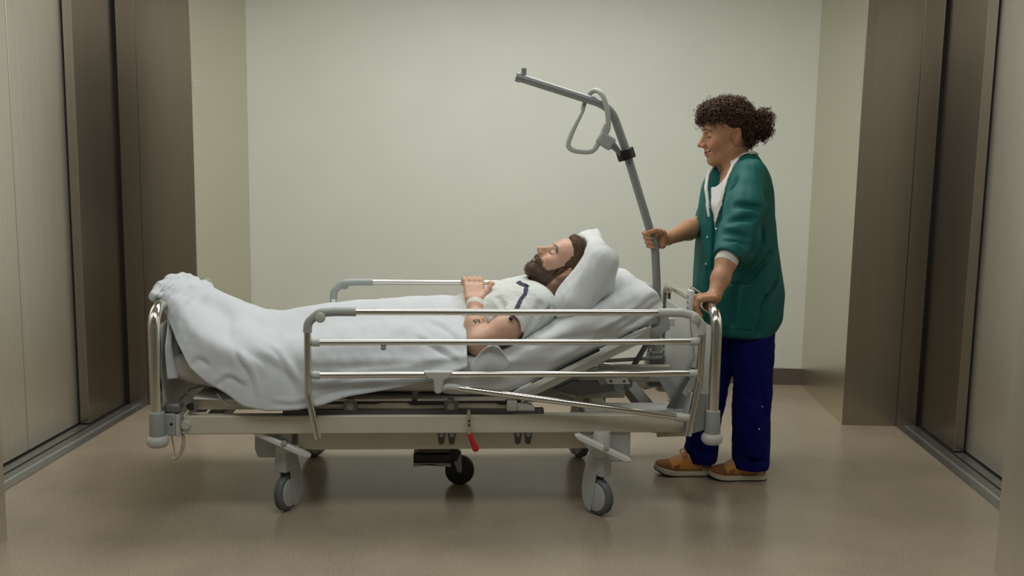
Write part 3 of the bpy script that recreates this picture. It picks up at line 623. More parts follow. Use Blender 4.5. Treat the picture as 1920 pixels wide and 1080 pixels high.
V[:, 1] -= (w_ * .5 + fo) * (V[:, 1] < .3); V[:, 2] += w_ * .6 * (V[:, 1] > .05)
fs = link('fitted_sheet', V, F, 'sheet_white', origin=(1.5, .43, .6), ang=80); setup(fs, 'creased white sheet wrapped round the raised head end of the mattress', 'sheet')
# head frame of the patient: looking up and towards the foot end, turned a little to the near side
ha = math.radians(35); Uu = np.array([math.cos(ha), 0, math.sin(ha)]); Fw = np.array([-math.sin(ha), 0, math.cos(ha)]); Lf = np.array([0, -1., 0]); ps = math.radians(7)
MA = np.array([Fw * math.cos(ps) + Lf * math.sin(ps), Lf * math.cos(ps) - Fw * math.sin(ps), Uu]); MC = np.array([1.553, .42, .937]); MS = 1.03
# pillow
pf = Field((1.36, .02, .68), (1.95, .86, 1.16), .006)
an = math.radians(58); PA = [[math.cos(an), 0, math.sin(an)], [0, 1, 0], [-math.sin(an), 0, math.cos(an)]]
pf.rbox((1.635, .43, .915), (.150, .335, .062), PA, .060, .02)
pf.cap((1.575, .235, .800), (1.665, .22, .895), .078, .078, .05).cap((1.575, .25, .850), (1.66, .24, .955), .034, .030, .05)
pf.cap((1.57, .62, .86), (1.63, .63, .95), .06, .05, .06)
pf.cap((1.67, .50, 1.03), (1.70, .26, .97), .05, .045, .05)
pf.cap((1.67, .50, 1.02), (1.715, .55, 1.080), .045, .010, .06)
pf.ell(MC + (.010, 0, 0), (.122, .135, .122), None, .04, 'sub')
pf.disp(lambda X, Y, Z: .0035 * hash_noise(X, Y * .6, Z, 38, 11) + .002 * hash_noise(X, Y, Z, 85, 12))
for p, q, A_ in (((1.56, .17, .80), (1.70, .15, .93), .009), ((1.63, .16, .78), (1.73, .15, .88), .008), ((1.66, .25, .99), (1.72, .2, .93), .008), ((1.58, .14, .87), (1.66, .14, .90), .007)):
    pf.cap(p, q, .006, .004, .02, 'sub')
V, Q = pf.mesh(); pl = link('pillow', V, Q, 'linen', origin=(1.66, .43, .82)); setup(pl, 'plump white pillow bulging round the patient\'s head', 'pillow')
# patient body
b = Field((.20, .04, .48), (1.86, .84, 1.13), .0038)
for s in (-1, 1):
    v = .43 + s * .085
    b.chain([(1.02, v, .655), (.66, v + s * .01, .680), (.30, v + s * .01, .645)], [.082, .056, .038], .03)
    b.chain([(.30, v + s * .01, .645), (.25, v + s * .02, .665), (.190, v + s * .03, .715)], [.038, .034, .024], .02)
sp = math.radians(23); SA = [[math.cos(sp), 0, math.sin(sp)], [0, 1, 0], [-math.sin(sp), 0, math.cos(sp)]]
b.ell((1.03, .43, .665), (.15, .175, .105), None, .04); b.ell((1.17, .43, .705), (.16, .165, .105), SA, .05); b.ell((1.32, .43, .752), (.18, .18, .108), SA, .05)
b.cap((1.43, .29, .790), (1.43, .57, .790), .072, .072, .05)
b.cap((1.42, .43, .805), MC - MA[2] * .055 - MA[0] * .012, .064, .058, .03)
head(b, MC, MA, MS, True)
Tm = lambda p: MC + MS * (p[0] * MA[0] + p[1] * MA[1] + p[2] * MA[2])
for y in (-1, 1):                                    # beard volume along jaw, chin and lip
    b.cap(Tm((.068, y * .018, -.104)), Tm((.006, y * .052, -.074)), .019 * MS, .016 * MS, .012)
    b.cap(Tm((.102, y * .004, -.056)), Tm((.086, y * .026, -.066)), .0062 * MS, .0058 * MS, .006)
b.cap(Tm((.068, -.012, -.104)), Tm((.068, .012, -.104)), .021 * MS, .021 * MS, .02)
# near arm, far arm
b.chain([(1.43, .25, .785), (1.30, .175, .720), (1.195, .135, .672)], [.062, .052, .045], .03)
b.chain([(1.195, .135, .668), (1.185, .21, .728), (1.186, .292, .795), (1.187, .315, .812)], [.044, .043, .029, .027], .02)
b.chain([(1.43, .61, .785), (1.30, .69, .715), (1.20, .72, .675)], [.062, .052, .045], .03)
b.chain([(1.20, .72, .672), (1.19, .62, .745), (1.185, .535, .805)], [.044, .040, .029], .02)
HB = [[1, 0, 0], [0, .77, .64], [0, -.64, .77]]
b.rbox((1.183, .347, .842), (.040, .046, .0145), HB, .014, .016)
for i, (du, r) in enumerate(((-.031, .0085), (-.010, .0095), (.011, .0097), (.032, .0092))):
    k = np.array([1.183 + du, .380, .870]); b.chain([k - (0, .02, .016), k, k + (.002, .030, .013), k + (.002, .058, -.004), k + (.0, .068, -.028)], [.010, .0105, r, r * .95, r * .8], .004)
b.chain([(1.214, .322, .824), (1.234, .342, .846), (1.246, .352, .862), (1.254, .356, .877)], [.014, .0115, .0100, .0078], .008)
HB2 = [[1, 0, 0], [0, .77, -.64], [0, .64, .77]]
b.rbox((1.183, .500, .838), (.040, .044, .0145), HB2, .014, .016)
for i, (du, r) in enumerate(((-.042, .0080), (-.020, .0092), (.001, .0095), (.022, .0092))):
    k = np.array([1.183 + du, .462, .872]); b.chain([k + (0, .02, -.012), k, k + (.002, -.040, .020), k + (.004, -.072, .014), k + (.006, -.088, -.002)], [.010, .0105, r, r * .95, r * .82], .004)
b.chain([(1.214, .50, .83), (1.242, .46, .855), (1.256, .43, .870), (1.262, .40, .872)], [.014, .0115, .010, .008], .008)
V, Q = b.mesh()
SK = (.56, .335, .235); C = face_colour(V, MC, MA, MS, SK, True)
q = hpos(V, MC, MA, MS); x, y, z = q.T; ay = np.abs(y)
line = np.interp(x, [-.03, .008, .022, .034, .046, .07, .09, .12], [.04, .04, .015, -.030, -.056, -.058, -.046, -.046])   # upper edge of the beard
nz = .004 * hash_noise(V[:, 0], V[:, 1], V[:, 2], 300, 5)
bw = np.clip((line - z + nz) / .008 + .3, 0, 1) * np.clip((x - .004 + .25 * np.clip(-.045 - z, 0, .06)) / .005, 0, 1) * np.clip((z + .148 + nz) / .012, 0, 1) * (np.linalg.norm(V - MC, axis=1) < .22)
lip = np.exp(-((z + .074) / .007) ** 4) * (ay < .019) * (x > .09)
bw = bw * (1 - .85 * lip) * (1 - np.clip((.035 - ay) / .004, 0, 1) * (z > -.050) * (x > .088))
C = mixc(C, bw * .94, (.070, .041, .027))
tip = np.zeros(len(V))
pt = link('person', V, Q, 'skin', origin=(1.1, .43, .60), col=C); setup(pt, 'bearded man in a white hospital gown lying on the bed with clasped hands', 'person')
# small tattoo marks on the near forearm are flat print
# hair of the patient: a cropped cap with a swept-up top, plus many short tufts
hf = Field(MC - .19, MC + .19, .0035); T = Tm
hf.ell(T((-.018, 0, .038)), np.array((.106, .081, .098)) * MS, MA, .01)
hf.ell(T((.022, 0, .102)), np.array((.070, .060, .036)) * MS, MA, .03); hf.ell(T((-.05, 0, .085)), np.array((.06, .062, .045)) * MS, MA, .03)
def cut(X, Y, Z):
    P = np.stack([X.ravel(), Y.ravel(), Z.ravel()], 1); q = hpos(P, MC, MA, MS); x, y, z = q.T; ay = np.abs(y)
    hl = np.interp(ay, [0, .03, .055, .065, .075, .09], [.098, .094, .072, .045, -.03, -.035])   # hairline height on the front
    back = np.interp(x, [-.12, -.05, -.022, -.012, .006, .010, .028, .034, .050, .065, .08], [-.07, -.06, -.03, .026, .026, -.02, -.015, .030, .045, .072, .098])
    side = z - np.where(ay > .045, back, np.interp(x, [-.12, -.05, -.03, .04, .075, .1], [-.07, -.06, .0, .05, .088, .100]))
    return (-side * .8).reshape(X.shape)
hf.op(hf.lo, hf.lo + hf.h * hf.n, lambda X, Y, Z: -cut(X, Y, Z), .004, 'sub')
hf.disp(lambda X, Y, Z: .0018 * hash_noise(X, Y, Z, 260, 8))
V, Q = hf.mesh(); hr = link('hair', V, Q, 'brown_hair', pt)
V, N_ = V, hf.grad(V); N_ /= np.linalg.norm(N_, axis=1)[:, None] + 1e-6
sel = RNG.choice(len(V), min(3200, len(V)), replace=False); TV = []; TF = []
for i in sel:
    qq = hpos(V[i:i + 1], MC, MA, MS)[0]; top = np.clip((qq[2] - .06) / .05, 0, 1)
    d = nrm(N_[i] * (.35 + .3 * top) + (-MA[0] * .8 + MA[2] * .45 * top) + RNG.normal(size=3) * .18); l = .006 + .014 * top; sd = nrm(np.cross(d, N_[i] + .01)) * .0011
    n0 = len(TV); TV += [V[i] - sd, V[i] + sd, V[i] + d * l + N_[i] * .001]; TF.append((n0, n0 + 1, n0 + 2))
link('hair_tufts', TV, TF, 'brown_hair', pt, smooth=False)['kind'] = 'stuff'
# beard tufts on the skin
bv = np.array([v for v in []]); me = pt.data; PV = np.empty(len(me.vertices) * 3, np.float32); me.vertices.foreach_get('co', PV); PV = PV.reshape(-1, 3) + ORI[pt.name]
ids = np.where(bw > .6)[0]; ids = RNG.choice(ids, min(2600, len(ids)), replace=False); G = b.grad(PV[ids]); G /= np.linalg.norm(G, axis=1)[:, None] + 1e-6; TV = []; TF = []
for p, n_ in zip(PV[ids], G):
    d = nrm(n_ * .55 - MA[2] * .6 + MA[0] * .1 + RNG.normal(size=3) * .22); sd = nrm(np.cross(d, n_)) * .0007; n0 = len(TV); TV += [p - sd, p + sd, p + d * .008]; TF.append((n0, n0 + 1, n0 + 2))
link('beard', TV, TF, 'brown_hair', pt, smooth=False)['kind'] = 'stuff'
# eyelids' dark lashes and eyebrows are colour on the skin; gown
g = Field((.84, .03, .54), (1.58, .84, .93), .0042)
g.ell((1.03, .43, .675), (.17, .19, .115), None, .04); g.ell((1.17, .43, .715), (.17, .18, .112), SA, .05); g.ell((1.32, .43, .766), (.185, .195, .112), SA, .05)
g.cap((1.43, .29, .795), (1.43, .57, .795), .084, .084, .05)
g.cap((1.43, .25, .788), (1.295, .172, .716), .076, .074, .04); g.cap((1.43, .61, .788), (1.295, .69, .715), .076, .074, .04)
g.cap((1.295, .172, .716), (1.24, .148, .690), .082, .10, .01, 'sub')
g.cap((1.43, .43, .81), MC - MA[2] * .02, .062, .085, .02, 'sub')
g.disp(lambda X, Y, Z: .005 * hash_noise(X, Y * .6, Z, 30, 21) + .0022 * hash_noise(X, Y, Z, 80, 22))
for p, q_ in (((1.44, .18, .82), (1.38, .13, .70)), ((1.40, .30, .865), (1.34, .20, .78)), ((1.28, .28, .83), (1.32, .18, .76)), ((1.47, .2, .80), (1.45, .15, .72))): g.cap(p, q_, .006, .004, .025, 'sub')
V, Q = g.mesh(); gw = link('gown', V, Q, 'gown_cloth', pt)
# navy neck tie strips lying on the gown
def strip(path, w, field, off, nm, m, parent, wv=(0, 0, 1), th=.0025, n=6):
    P = np.array(catmull(path, n)); P = field.snap(P, off); V = []; 
    for i in range(len(P)):
        t = nrm(P[min(i + 1, len(P) - 1)] - P[max(i - 1, 0)]); nn = field.grad(P[i:i + 1])[0]; nn /= np.linalg.norm(nn) + 1e-6; sd = nrm(np.cross(t, nn)); ww = w * (1 + .12 * math.sin(i * 1.7)) * (min(1, .35 + .16 * i, .35 + .16 * (len(P) - 1 - i)) if nm == 'collar_trim' else 1)
        V += [P[i] - sd * ww / 2, P[i] + sd * ww / 2, P[i] + sd * ww / 2 + nn * th, P[i] - sd * ww / 2 + nn * th]
    m_ = len(P); F = [(i * 4 + k, i * 4 + (k + 1) % 4, (i + 1) * 4 + (k + 1) % 4, (i + 1) * 4 + k) for i in range(m_ - 1) for k in range(4)] + [(0, 1, 2, 3), tuple(4 * m_ - 4 + k for k in range(4))[::-1]]
    return link(nm, V, F, m, parent, ang=50)
strip([(1.401, .308, .872), (1.386, .232, .860), (1.368, .210, .838), (1.353, .176, .817), (1.341, .153, .798), (1.320, .140, .775), (1.300, .125, .752)], .017, g, .001, 'tie_strip', 'navy_ribbon', gw)
strip([(1.365, .359, .885), (1.380, .319, .879), (1.398, .300, .875)], .018, g, .0015, 'tie_strip', 'navy_ribbon', gw)
wb = MB().lathe((1.1866, .298, .800), (.0, .69, .72), [(-.014, .0335), (-.013, .0350), (.013, .0345), (.014, .0330)], 28).build('wristband', 'wristband_white', pt)
for (p, q_, w) in (((1.177, .173, .758), (1.185, .162, .747), .005), ((1.187, .176, .759), (1.192, .166, .749), .004), ((1.197, .176, .759), (1.202, .165, .748), .005), ((1.213, .188, .759), (1.217, .178, .748), .003)):
    strip([p, q_], w, b, .0002, 'tattoo_mark', 'print_ink', pt, th=.0004)
# blanket: stations u | near hem v,z | near shoulder v,z | z at v=.25 | ridge z at v=.42
ST = np.array([(-.048, .19, .800, .20, .835, .845, .850), (-.030, .17, .812, .19, .856, .872, .882), (-.005, .13, .810, .17, .866, .888, .898), (.028, .085, .770, .14, .855, .885, .895), (.07, .045, .690, .10, .810, .85, .868),
    (.115, .028, .603, .075, .745, .80, .838), (.17, .022, .548, .06, .700, .765, .812), (.246, .018, .505, .05, .668, .735, .775), (.313, .016, .452, .045, .650, .712, .752), (.40, .014, .434, .070, .632, .700, .750), (.52, .012, .440, .082, .630, .710, .770),
    (.60, .014, .456, .085, .632, .72, .782), (.70, .016, .490, .085, .636, .73, .790), (.80, .018, .507, .085, .638, .735, .80), (1.0, .02, .546, .085, .642, .745, .815), (1.06, .022, .568, .085, .645, .745, .815), (1.15, .03, .60, .085, .655, .745, .81)])
NU, NT = 190, 110; us = np.r_[np.linspace(-.048, .12, 56)[:-1], np.linspace(.12, 1.15, NU - 55)]; BV = np.zeros((NU, NT, 3))
for i, u in enumerate(us):
    h_v, h_z, s_v, s_z, m_z, r_z = [np.interp(u, ST[:, 0], ST[:, j]) for j in range(1, 7)]
    dr = float(np.interp(u, [-.05, .03, .10, .26], [.040, .044, .05, 0]))
    fz = max(h_z, .60) if u > .1 else h_z
    P = catmull([(h_v, h_z), ((h_v + s_v) / 2 - .004, .45 * h_z + .55 * s_z), (s_v, s_z), (max(.145, s_v + .05), .42 * m_z + .58 * s_z + .012), (.25, m_z), (.42, r_z), (.60, m_z - dr), (.74, s_z + .01 - dr), (.815, s_z - .06 - dr), (.835, fz - .03)], 12)
    P = np.array(P); L_ = np.r_[0, np.cumsum(np.linalg.norm(np.diff(P, axis=0), axis=1))]; t = np.linspace(0, L_[-1], NT)
    BV[i, :, 0] = u; BV[i, :, 1] = np.interp(t, L_, P[:, 0]); BV[i, :, 2] = np.interp(t, L_, P[:, 1])
kern = np.array([1, 2, 3, 2, 1]) / 9
for j in (1, 2): BV[:, :, j] = np.apply_along_axis(lambda a: np.convolve(np.pad(a, 2, 'edge'), kern, 'valid'), 0, BV[:, :, j])
du_, dt_ = np.gradient(BV, axis=0), np.gradient(BV, axis=1); NB = np.cross(du_, dt_); NB /= np.linalg.norm(NB, axis=2)[..., None] + 1e-9; NB *= np.sign(NB[..., 2:3] + 1e-6 - .6 * (NB[..., 1:2] > 0) * 0)
near = np.clip((.46 - BV[..., 1]) / .06, 0, 1)
def crease(pts, A, w, odd=True):
    P = np.array(catmull(pts, 6)); best = np.full(BV.shape[:2], 9.); sg = np.zeros(BV.shape[:2]); tt = np.zeros(BV.shape[:2])
    for i in range(len(P) - 1):
        d = P[i + 1] - P[i]; l = np.linalg.norm(d) + 1e-9; d = d / l; rx, rz = BV[..., 0] - P[i][0], BV[..., 2] - P[i][1]; t = np.clip(rx * d[0] + rz * d[1], 0, l); dist = np.hypot(rx - t * d[0], rz - t * d[1]); m = dist < best
        best[m] = dist[m]; sg[m] = np.sign(-rx * d[1] + rz * d[0])[m]; tt[m] = ((i + t / l) / (len(P) - 1))[m]
    e = np.clip(5 * tt * (1 - tt) + .15, 0, 1); q = best / w
    return (A * (sg * q * np.exp(.5 - q * q) if odd else np.exp(-q * q)) * e) * near
D = crease([(.062, .86), (.13, .81), (.219, .758), (.258, .706), (.378, .64), (.46, .585), (.529, .517)], .013, .020)
D += crease([(.279, .668), (.311, .617), (.339, .576), (.36, .50)], .009, .012) + crease([(.357, .674), (.436, .637), (.484, .572), (.513, .51)], .009, .012)
D += crease([(.12, .60), (.15, .625), (.19, .60)], -.014, .012, False) + crease([(.20, .53), (.26, .57), (.33, .53)], .008, .014) + crease([(.02, .87), (.08, .85), (.11, .80)], .008, .012)
D += crease([(.60, .52), (.72, .56), (.90, .58), (1.1, .62)], .007, .016) + crease([(.56, .49), (.70, .525), (.86, .545)], .006, .010) + crease([(.42, .47), (.50, .465), (.60, .49)], .008, .010) + crease([(.95, .70), (1.04, .66), (1.12, .62)], .009, .012) + crease([(1.00, .74), (1.07, .72), (1.13, .68)], .007, .010) + crease([(.62, .70), (.80, .71), (1.0, .70)], .004, .02)
D += .0035 * hash_noise(BV[..., 0], BV[..., 1], BV[..., 2], 26, 31) + .0018 * hash_noise(BV[..., 0], BV[..., 1], BV[..., 2], 70, 32)
top = np.exp(-((BV[..., 0] + .01) / .055) ** 2); D += top * (.014 * hash_noise(BV[..., 0] * 1.2, BV[..., 1] * .5, BV[..., 2], 85, 33) + .008 * hash_noise(BV[..., 0], BV[..., 1], BV[..., 2], 140, 35))
BV = BV + NB * D[..., None]
bk = link('blanket', BV.reshape(-1, 3), grid_faces(NU, NT), 'blanket_white', origin=(.5, .43, .55), ang=180, solid=.008); setup(bk, 'white blanket over the patient\'s legs, draped up over the footboard', 'blanket')
# rolled, bunched end of the blanket on the footboard tube, and the part hanging down inside it
bf = Field((-.12, .06, .78), (.12, .80, .97), .004)
bf.chain([(-.045, .17, .845), (-.035, .24, .862), (-.015, .32, .880), (.0, .41, .876), (.012, .52, .838)], [.020, .028, .030, .026, .016], .02)
bf.chain([(-.056, .20, .832), (-.048, .30, .852), (-.03, .42, .856)], [.016, .018, .014], .008); bf.chain([(-.02, .15, .850), (.01, .22, .868), (.04, .30, .878)], [.012, .018, .014], .008)
bf.cap((-.04, .18, .868), (.01, .26, .90), .004, .003, .020, 'sub'); bf.cap((-.055, .19, .845), (-.03, .28, .875), .003, .003, .018, 'sub'); bf.cap((.02, .22, .90), (.035, .30, .885), .004, .003, .018, 'sub')
bf.disp(lambda X, Y, Z: .004 * hash_noise(X, Y * .5, Z, 95, 41) + .002 * hash_noise(X, Y, Z, 190, 42))
V, Q = bf.mesh(); link('gathered_end', V, Q, 'blanket_white', bk)
nz_, nv_ = 36, 70; FV = []
for i in range(nz_):
    t = i / (nz_ - 1); z0 = .855 - t * .29
    for j in range(nv_):
        v = .045 + .42 * j / (nv_ - 1); hang = .035 * math.sin(v * 9 + .6) ; z = .855 - t * (.275 + hang)
        sp_ = np.interp(t, [0, .25, .6, 1], [.115, .06, .0, .0]); vv = v + sp_ * (1 - j / (nv_ - 1)) ** 2
        uu = .024 + .024 * t + .012 * math.sin(v * 46 + 3 * t) * (.25 + .75 * t) + .008 * math.sin(v * 95 + 1)
        FV.append((uu, vv, z))
link('foot_fall', FV, grid_faces(nz_, nv_), 'blanket_white', bk, ang=180, solid=.006)
# loose folded corner of the sheet by the near elbow
cf = np.array([(1.150, .035, .600), (1.205, .025, .672), (1.255, .030, .704), (1.292, .035, .655), (1.334, .038, .592), (1.24, .030, .566), (1.165, .03, .574)])
cc = cf.mean(0) + (0, -.016, .004); ring = [cc + (p - cc) * s + np.array([0, -.004 * (1 - s), 0]) for s in (1, .6, .25) for p in cf]; ring.append(cc); n7 = 7
F = [(a * n7 + i, a * n7 + (i + 1) % n7, (a + 1) * n7 + (i + 1) % n7, (a + 1) * n7 + i) for a in range(2) for i in range(n7)] + [(2 * n7 + i, 2 * n7 + (i + 1) % n7, 3 * n7) for i in range(n7)]
fc = link('folded_cloth', ring, F, 'linen', origin=(1.24, .03, .57), ang=180, solid=.006, sub=1); setup(fc, 'small folded white cloth corner under the patient\'s near elbow behind the rail', 'cloth')
# ------------------------------------------------------------------ the nurse, standing at the head end (world frame)
FRAME[0] = np.zeros(3); FRAME[1] = 0.0
NO = (.76, 4.34, 0)
pitch = math.radians(6); yaw = math.radians(4)
f0 = np.array([-math.cos(yaw), -math.sin(yaw), 0]); NL = np.array([math.sin(yaw), -math.cos(yaw), 0])
NF = f0 * math.cos(pitch) - np.array([0, 0, 1]) * math.sin(pitch); NU_ = np.array([0, 0, 1]) * math.cos(pitch) + f0 * math.sin(pitch)
NA = np.array([NF, NL, NU_]); NC = np.array([.722, 4.385, 1.508]); NS = 1.07
tn = lambda p: NC + NS * (p[0] * NA[0] + p[1] * NA[1] + p[2] * NA[2])
n = Field((.32, 3.76, .0), (1.04, 4.72, 1.70), .0038)
head(n, NC, NA, NS, False)
n.cap((.768, 4.385, 1.36), tn((-.028, 0, -.055)), .056, .051, .03)
n.cap((.755, 4.36, 1.345), tn((.005, 0, -.075)), .040, .040, .03)
n.loft([(.62, .80, 4.38, .12, .17), (.80, .80, 4.38, .13, .175), (1.0, .785, 4.38, .115, .15), (1.2, .775, 4.38, .12, .165), (1.33, .78, 4.38, .085, .15), (1.40, .775, 4.385, .05, .07)], 2, .2, .03)
n.chain([(.83, 4.29, .66), (.845, 4.24, .40), (.855, 4.21, .08)], [.075, .050, .036], .03); n.chain([(.775, 4.46, .66), (.70, 4.345, .40), (.655, 4.27, .08)], [.068, .045, .036], .03)
# left arm, hand over the headboard tube
n.chain([(.780, 4.23, 1.32), (.715, 4.055, 1.06)], [.048, .044], .03)
n.chain([(.715, 4.055, 1.06), (.672, 3.985, .990), (.643, 3.937, .922), (.612, 3.885, .855)], [.044, .042, .037, .0265], .02)
ax = nrm([-.92, -.1, -.06]); sd = np.array([0.12, -.985, .0]); nn_ = nrm(np.cross(ax, sd)); HA = [ax, sd, nn_]
n.rbox((.580, 3.855, .857), (.038, .041, .0140), HA, .013, .018); n.cap((.612, 3.885, .855), (.59, 3.862, .856), .0255, .018, .015)
for i, (dy, r) in enumerate(((.032, .0090), (.011, .0095), (-.011, .0092), (-.031, .0080))):
    k = np.array([.547 - abs(dy) * .05, 3.852 + dy, .851]); n.chain([k + (.025, 0, .003), k, k + (-.008, 0, -.026), k + (-.001, -.002, -.052), k + (.012, -.002, -.064)], [.0105, .0112, r, r * .95, r * .8], .004)
n.chain([(.598, 3.89, .852), (.568, 3.915, .843), (.556, 3.918, .82), (.562, 3.915, .80)], [.014, .0125, .0105, .0085], .008)
# right arm, hand closed round the lifting pole
n.chain([(.775, 4.55, 1.33), (.66, 4.585, 1.10)], [.056, .046], .03)
n.chain([(.66, 4.585, 1.10), (.560, 4.36, 1.083), (.450, 4.172, 1.060)], [.047, .042, .0265], .02)
n.cap((.450, 4.172, 1.060), (.418, 4.128, 1.068), .0265, .021, .015)
n.rbox((.412, 4.126, 1.062), (.030, .016, .041), [[.80, -.60, .0], [.60, .80, 0], [0, 0, 1]], .014, .014)
for i, (zz, r) in enumerate(((1.088, .0090), (1.070, .0095), (1.051, .0092), (1.034, .0080))):
    xp = .382 + (1.065 - zz) * .34; n.chain([(xp + .028, 4.135, zz), (xp + .006, 4.130, zz + .001), (xp - .022, 4.122, zz), (xp - .030, 4.098, zz - .001), (xp - .021, 4.076, zz - .002), (xp - .008, 4.070, zz - .003)], [.0105, .011, r, r, r * .95, r * .8], .004)
n.chain([(.425, 4.122, 1.078), (.408, 4.085, 1.096), (.385, 4.070, 1.100), (.362, 4.070, 1.094)], [.015, .0125, .0105, .0085], .008)
V, Q = n.mesh(); SKN = (.44, .225, .125); C = face_colour(V, NC, NA, NS, SKN, False)
nurse = link('person', V, Q, 'skin', origin=NO, col=C); setup(nurse, 'smiling nurse in a green jacket and navy trousers pushing the bed', 'person')
# T-shirt
TS = [(1.0, .77, 4.38, .135, .19), (1.2, .765, 4.38, .148, .198), (1.32, .772, 4.382, .118, .180), (1.375, .772, 4.385, .085, .125), (1.41, .775, 4.39, .062, .085)]
ts = Field((.55, 4.1, .96), (1.0, 4.66, 1.45), .005); ts.loft(TS, 2, .2, .02); ts.cap((.700, 4.345, 1.320), (.60, 4.30, 1.40), .058, .10, .01, 'sub'); ts.cap((.77, 4.385, 1.39), (.75, 4.38, 1.46), .066, .08, .01, 'sub')
V, Q = ts.mesh(); tsh = link('t_shirt', V, Q, 'tshirt_white', nurse)
# jacket
JT = [(.632, .786, 4.38, .158, .232), (.70, .800, 4.38, .186, .240), (.82, .796, 4.38, .196, .240), (.92, .787, 4.38, .184, .232), (1.04, .777, 4.38, .170, .222), (1.18, .768, 4.38, .160, .212), (1.27, .768, 4.38, .150, .205), (1.33, .772, 4.382, .128, .188), (1.375, .778, 4.385, .098, .140), (1.405, .785, 4.388, .075, .095), (1.43, .79, 4.39, .058, .070)]
JA = .2
jk = Field((.50, 3.90, .60), (1.03, 4.74, 1.48), .0042); jk.loft(JT, 2, JA, .02)
jk.chain([(.795, 4.225, 1.330), (.765, 4.13, 1.19), (.728, 4.065, 1.085)], [.074, .082, .078], .035)
jk.chain([(.728, 4.065, 1.085), (.700, 4.02, 1.035), (.682, 3.995, 1.01)], [.078, .068, .060], .03); jk.cap((.765, 4.075, 1.06), (.755, 4.06, 1.00), .045, .034, .05)
jk.cap((.651, 3.950, .960), (.60, 3.88, .88), .078, .08, .006, 'sub')
jk.chain([(.785, 4.545, 1.335), (.70, 4.60, 1.14)], [.070, .068], .035); jk.chain([(.70, 4.60, 1.14), (.675, 4.555, 1.115)], [.068, .062], .02)
JZ = np.array(JT)
def jang(X, Y, Z):
    cx, cy, rx, ry = [np.interp(Z, JZ[:, 0], JZ[:, j]) for j in (1, 2, 3, 4)]; a = (X - cx) * math.cos(JA) + (Y - cy) * math.sin(JA); c = -(X - cx) * math.sin(JA) + (Y - cy) * math.cos(JA)
    return np.arctan2(-c / ry, -a / rx), np.sqrt((a / rx) ** 2 + (c / ry) ** 2), rx
A0 = .50                                            # where the open front runs, turned from straight ahead to her left
def vee(X, Y, Z):
    t, r, rx = jang(X, Y, Z); w = np.interp(Z, [1.0, 1.10, 1.24, 1.34, 1.40, 1.45], [-.3, -.02, .20, .42, .62, .9]); c = np.interp(Z, [1.1, 1.24, 1.45], [A0, A0 - .02, A0 - .35])
    return np.maximum((np.abs(t - c) - w) * .16, (.55 - r) * .16)
jk.op((.5, 4.05, 1.0), (.85, 4.6, 1.48), vee, .004, 'sub')
jk.cap((.755, 4.385, 1.38), (.742, 4.385, 1.50), .074, .080, .015, 'sub')
def seams(X, Y, Z):
    t, r, rx = jang(X, Y, Z); o = 0 * X; front = (r > .8) & (r < 1.15) & (Y < 4.42)
    o = o + .016 * np.exp(-((t - A0) * .17 / .0055) ** 2) * front * (Z < 1.16)
    o = o + .0022 * np.exp(-((t - A0 - .20) * .17 / .0025) ** 2) * front * (Z < 1.30)
    pk = np.maximum(np.abs(t - 1.12) - .30, np.abs(Z - .775) - .098)                       # patch pocket outline
    o = o + .0030 * np.exp(-(pk * np.where(np.abs(pk) < .05, 1, 9) / .004) ** 2) * front - .0028 * (pk < 0) * front
    return o
jk.disp(seams)
jk.disp(lambda X, Y, Z: .0045 * hash_noise(X, Y, Z * .45, 30, 51) + .0022 * hash_noise(X, Y, Z * .6, 75, 52))
for p, q, r_, k in (((.66, 3.99, 1.115), (.735, 3.985, 1.085), .012, .03), ((.68, 4.02, 1.155), (.77, 4.02, 1.16), .008, .03), ((.67, 3.985, 1.06), (.74, 3.975, 1.055), .008, .025), ((.70, 4.04, 1.22), (.80, 4.06, 1.20), .007, .03), ((.83, 4.13, 1.24), (.85, 4.16, 1.06), .010, .03), ((.70, 4.15, 1.32), (.69, 4.17, 1.10), .008, .03), ((.80, 4.01, 1.12), (.785, 4.0, 1.03), .008, .03),
    ((.90, 4.19, 1.00), (.80, 4.15, .90), .007, .03), ((.93, 4.25, .92), (.86, 4.17, .78), .006, .03), ((.84, 4.20, .68), (.86, 4.18, .82), .006, .03), ((.74, 4.17, .70), (.75, 4.16, .86), .006, .03), ((.95, 4.3, 1.15), (.93, 4.24, 1.02), .006, .03), ((.62, 4.21, .70), (.61, 4.22, .92), .006, .025)):
    pts = jk.snap(np.array([p, q]), -.002); jk.cap(pts[0], pts[1], r_, r_ * .6, k, 'sub')
V, Q = jk.mesh(); jacket = link('jacket', V, Q, 'teal_cloth', nurse); setup(jacket, 'loose dark green snap-front jacket with sleeves pushed up')
VP = []
def on_loft(t, z):
    cx, cy, rx, ry = [np.interp(z, JZ[:, 0], JZ[:, j]) for j in (1, 2, 3, 4)]; a, c = -rx * math.cos(t), -ry * math.sin(t)
    return (cx + a * math.cos(JA) - c * math.sin(JA), cy + a * math.sin(JA) + c * math.cos(JA), z)
for z in (1.13, 1.17, 1.21, 1.25, 1.30, 1.34, 1.37, 1.395, 1.415):
    VP.append(on_loft(np.interp(z, [1.1, 1.24, 1.45], [A0, A0 - .02, A0 - .35]) + np.interp(z, [1.10, 1.24, 1.34, 1.40, 1.45], [-.02, .20, .42, .62, .9]) + .05, z))
for t in (1.1, 1.7, 2.4, 3.14, 3.9, 4.6): VP.append(on_loft(t, 1.428))
for z in (1.405, 1.37, 1.33, 1.28, 1.22, 1.15): VP.append(on_loft(np.interp(z, [1.1, 1.24, 1.45], [A0, A0 - .02, A0 - .35]) - np.interp(z, [1.10, 1.24, 1.34, 1.40, 1.45], [-.02, .20, .42, .62, .9]) - .05, z))
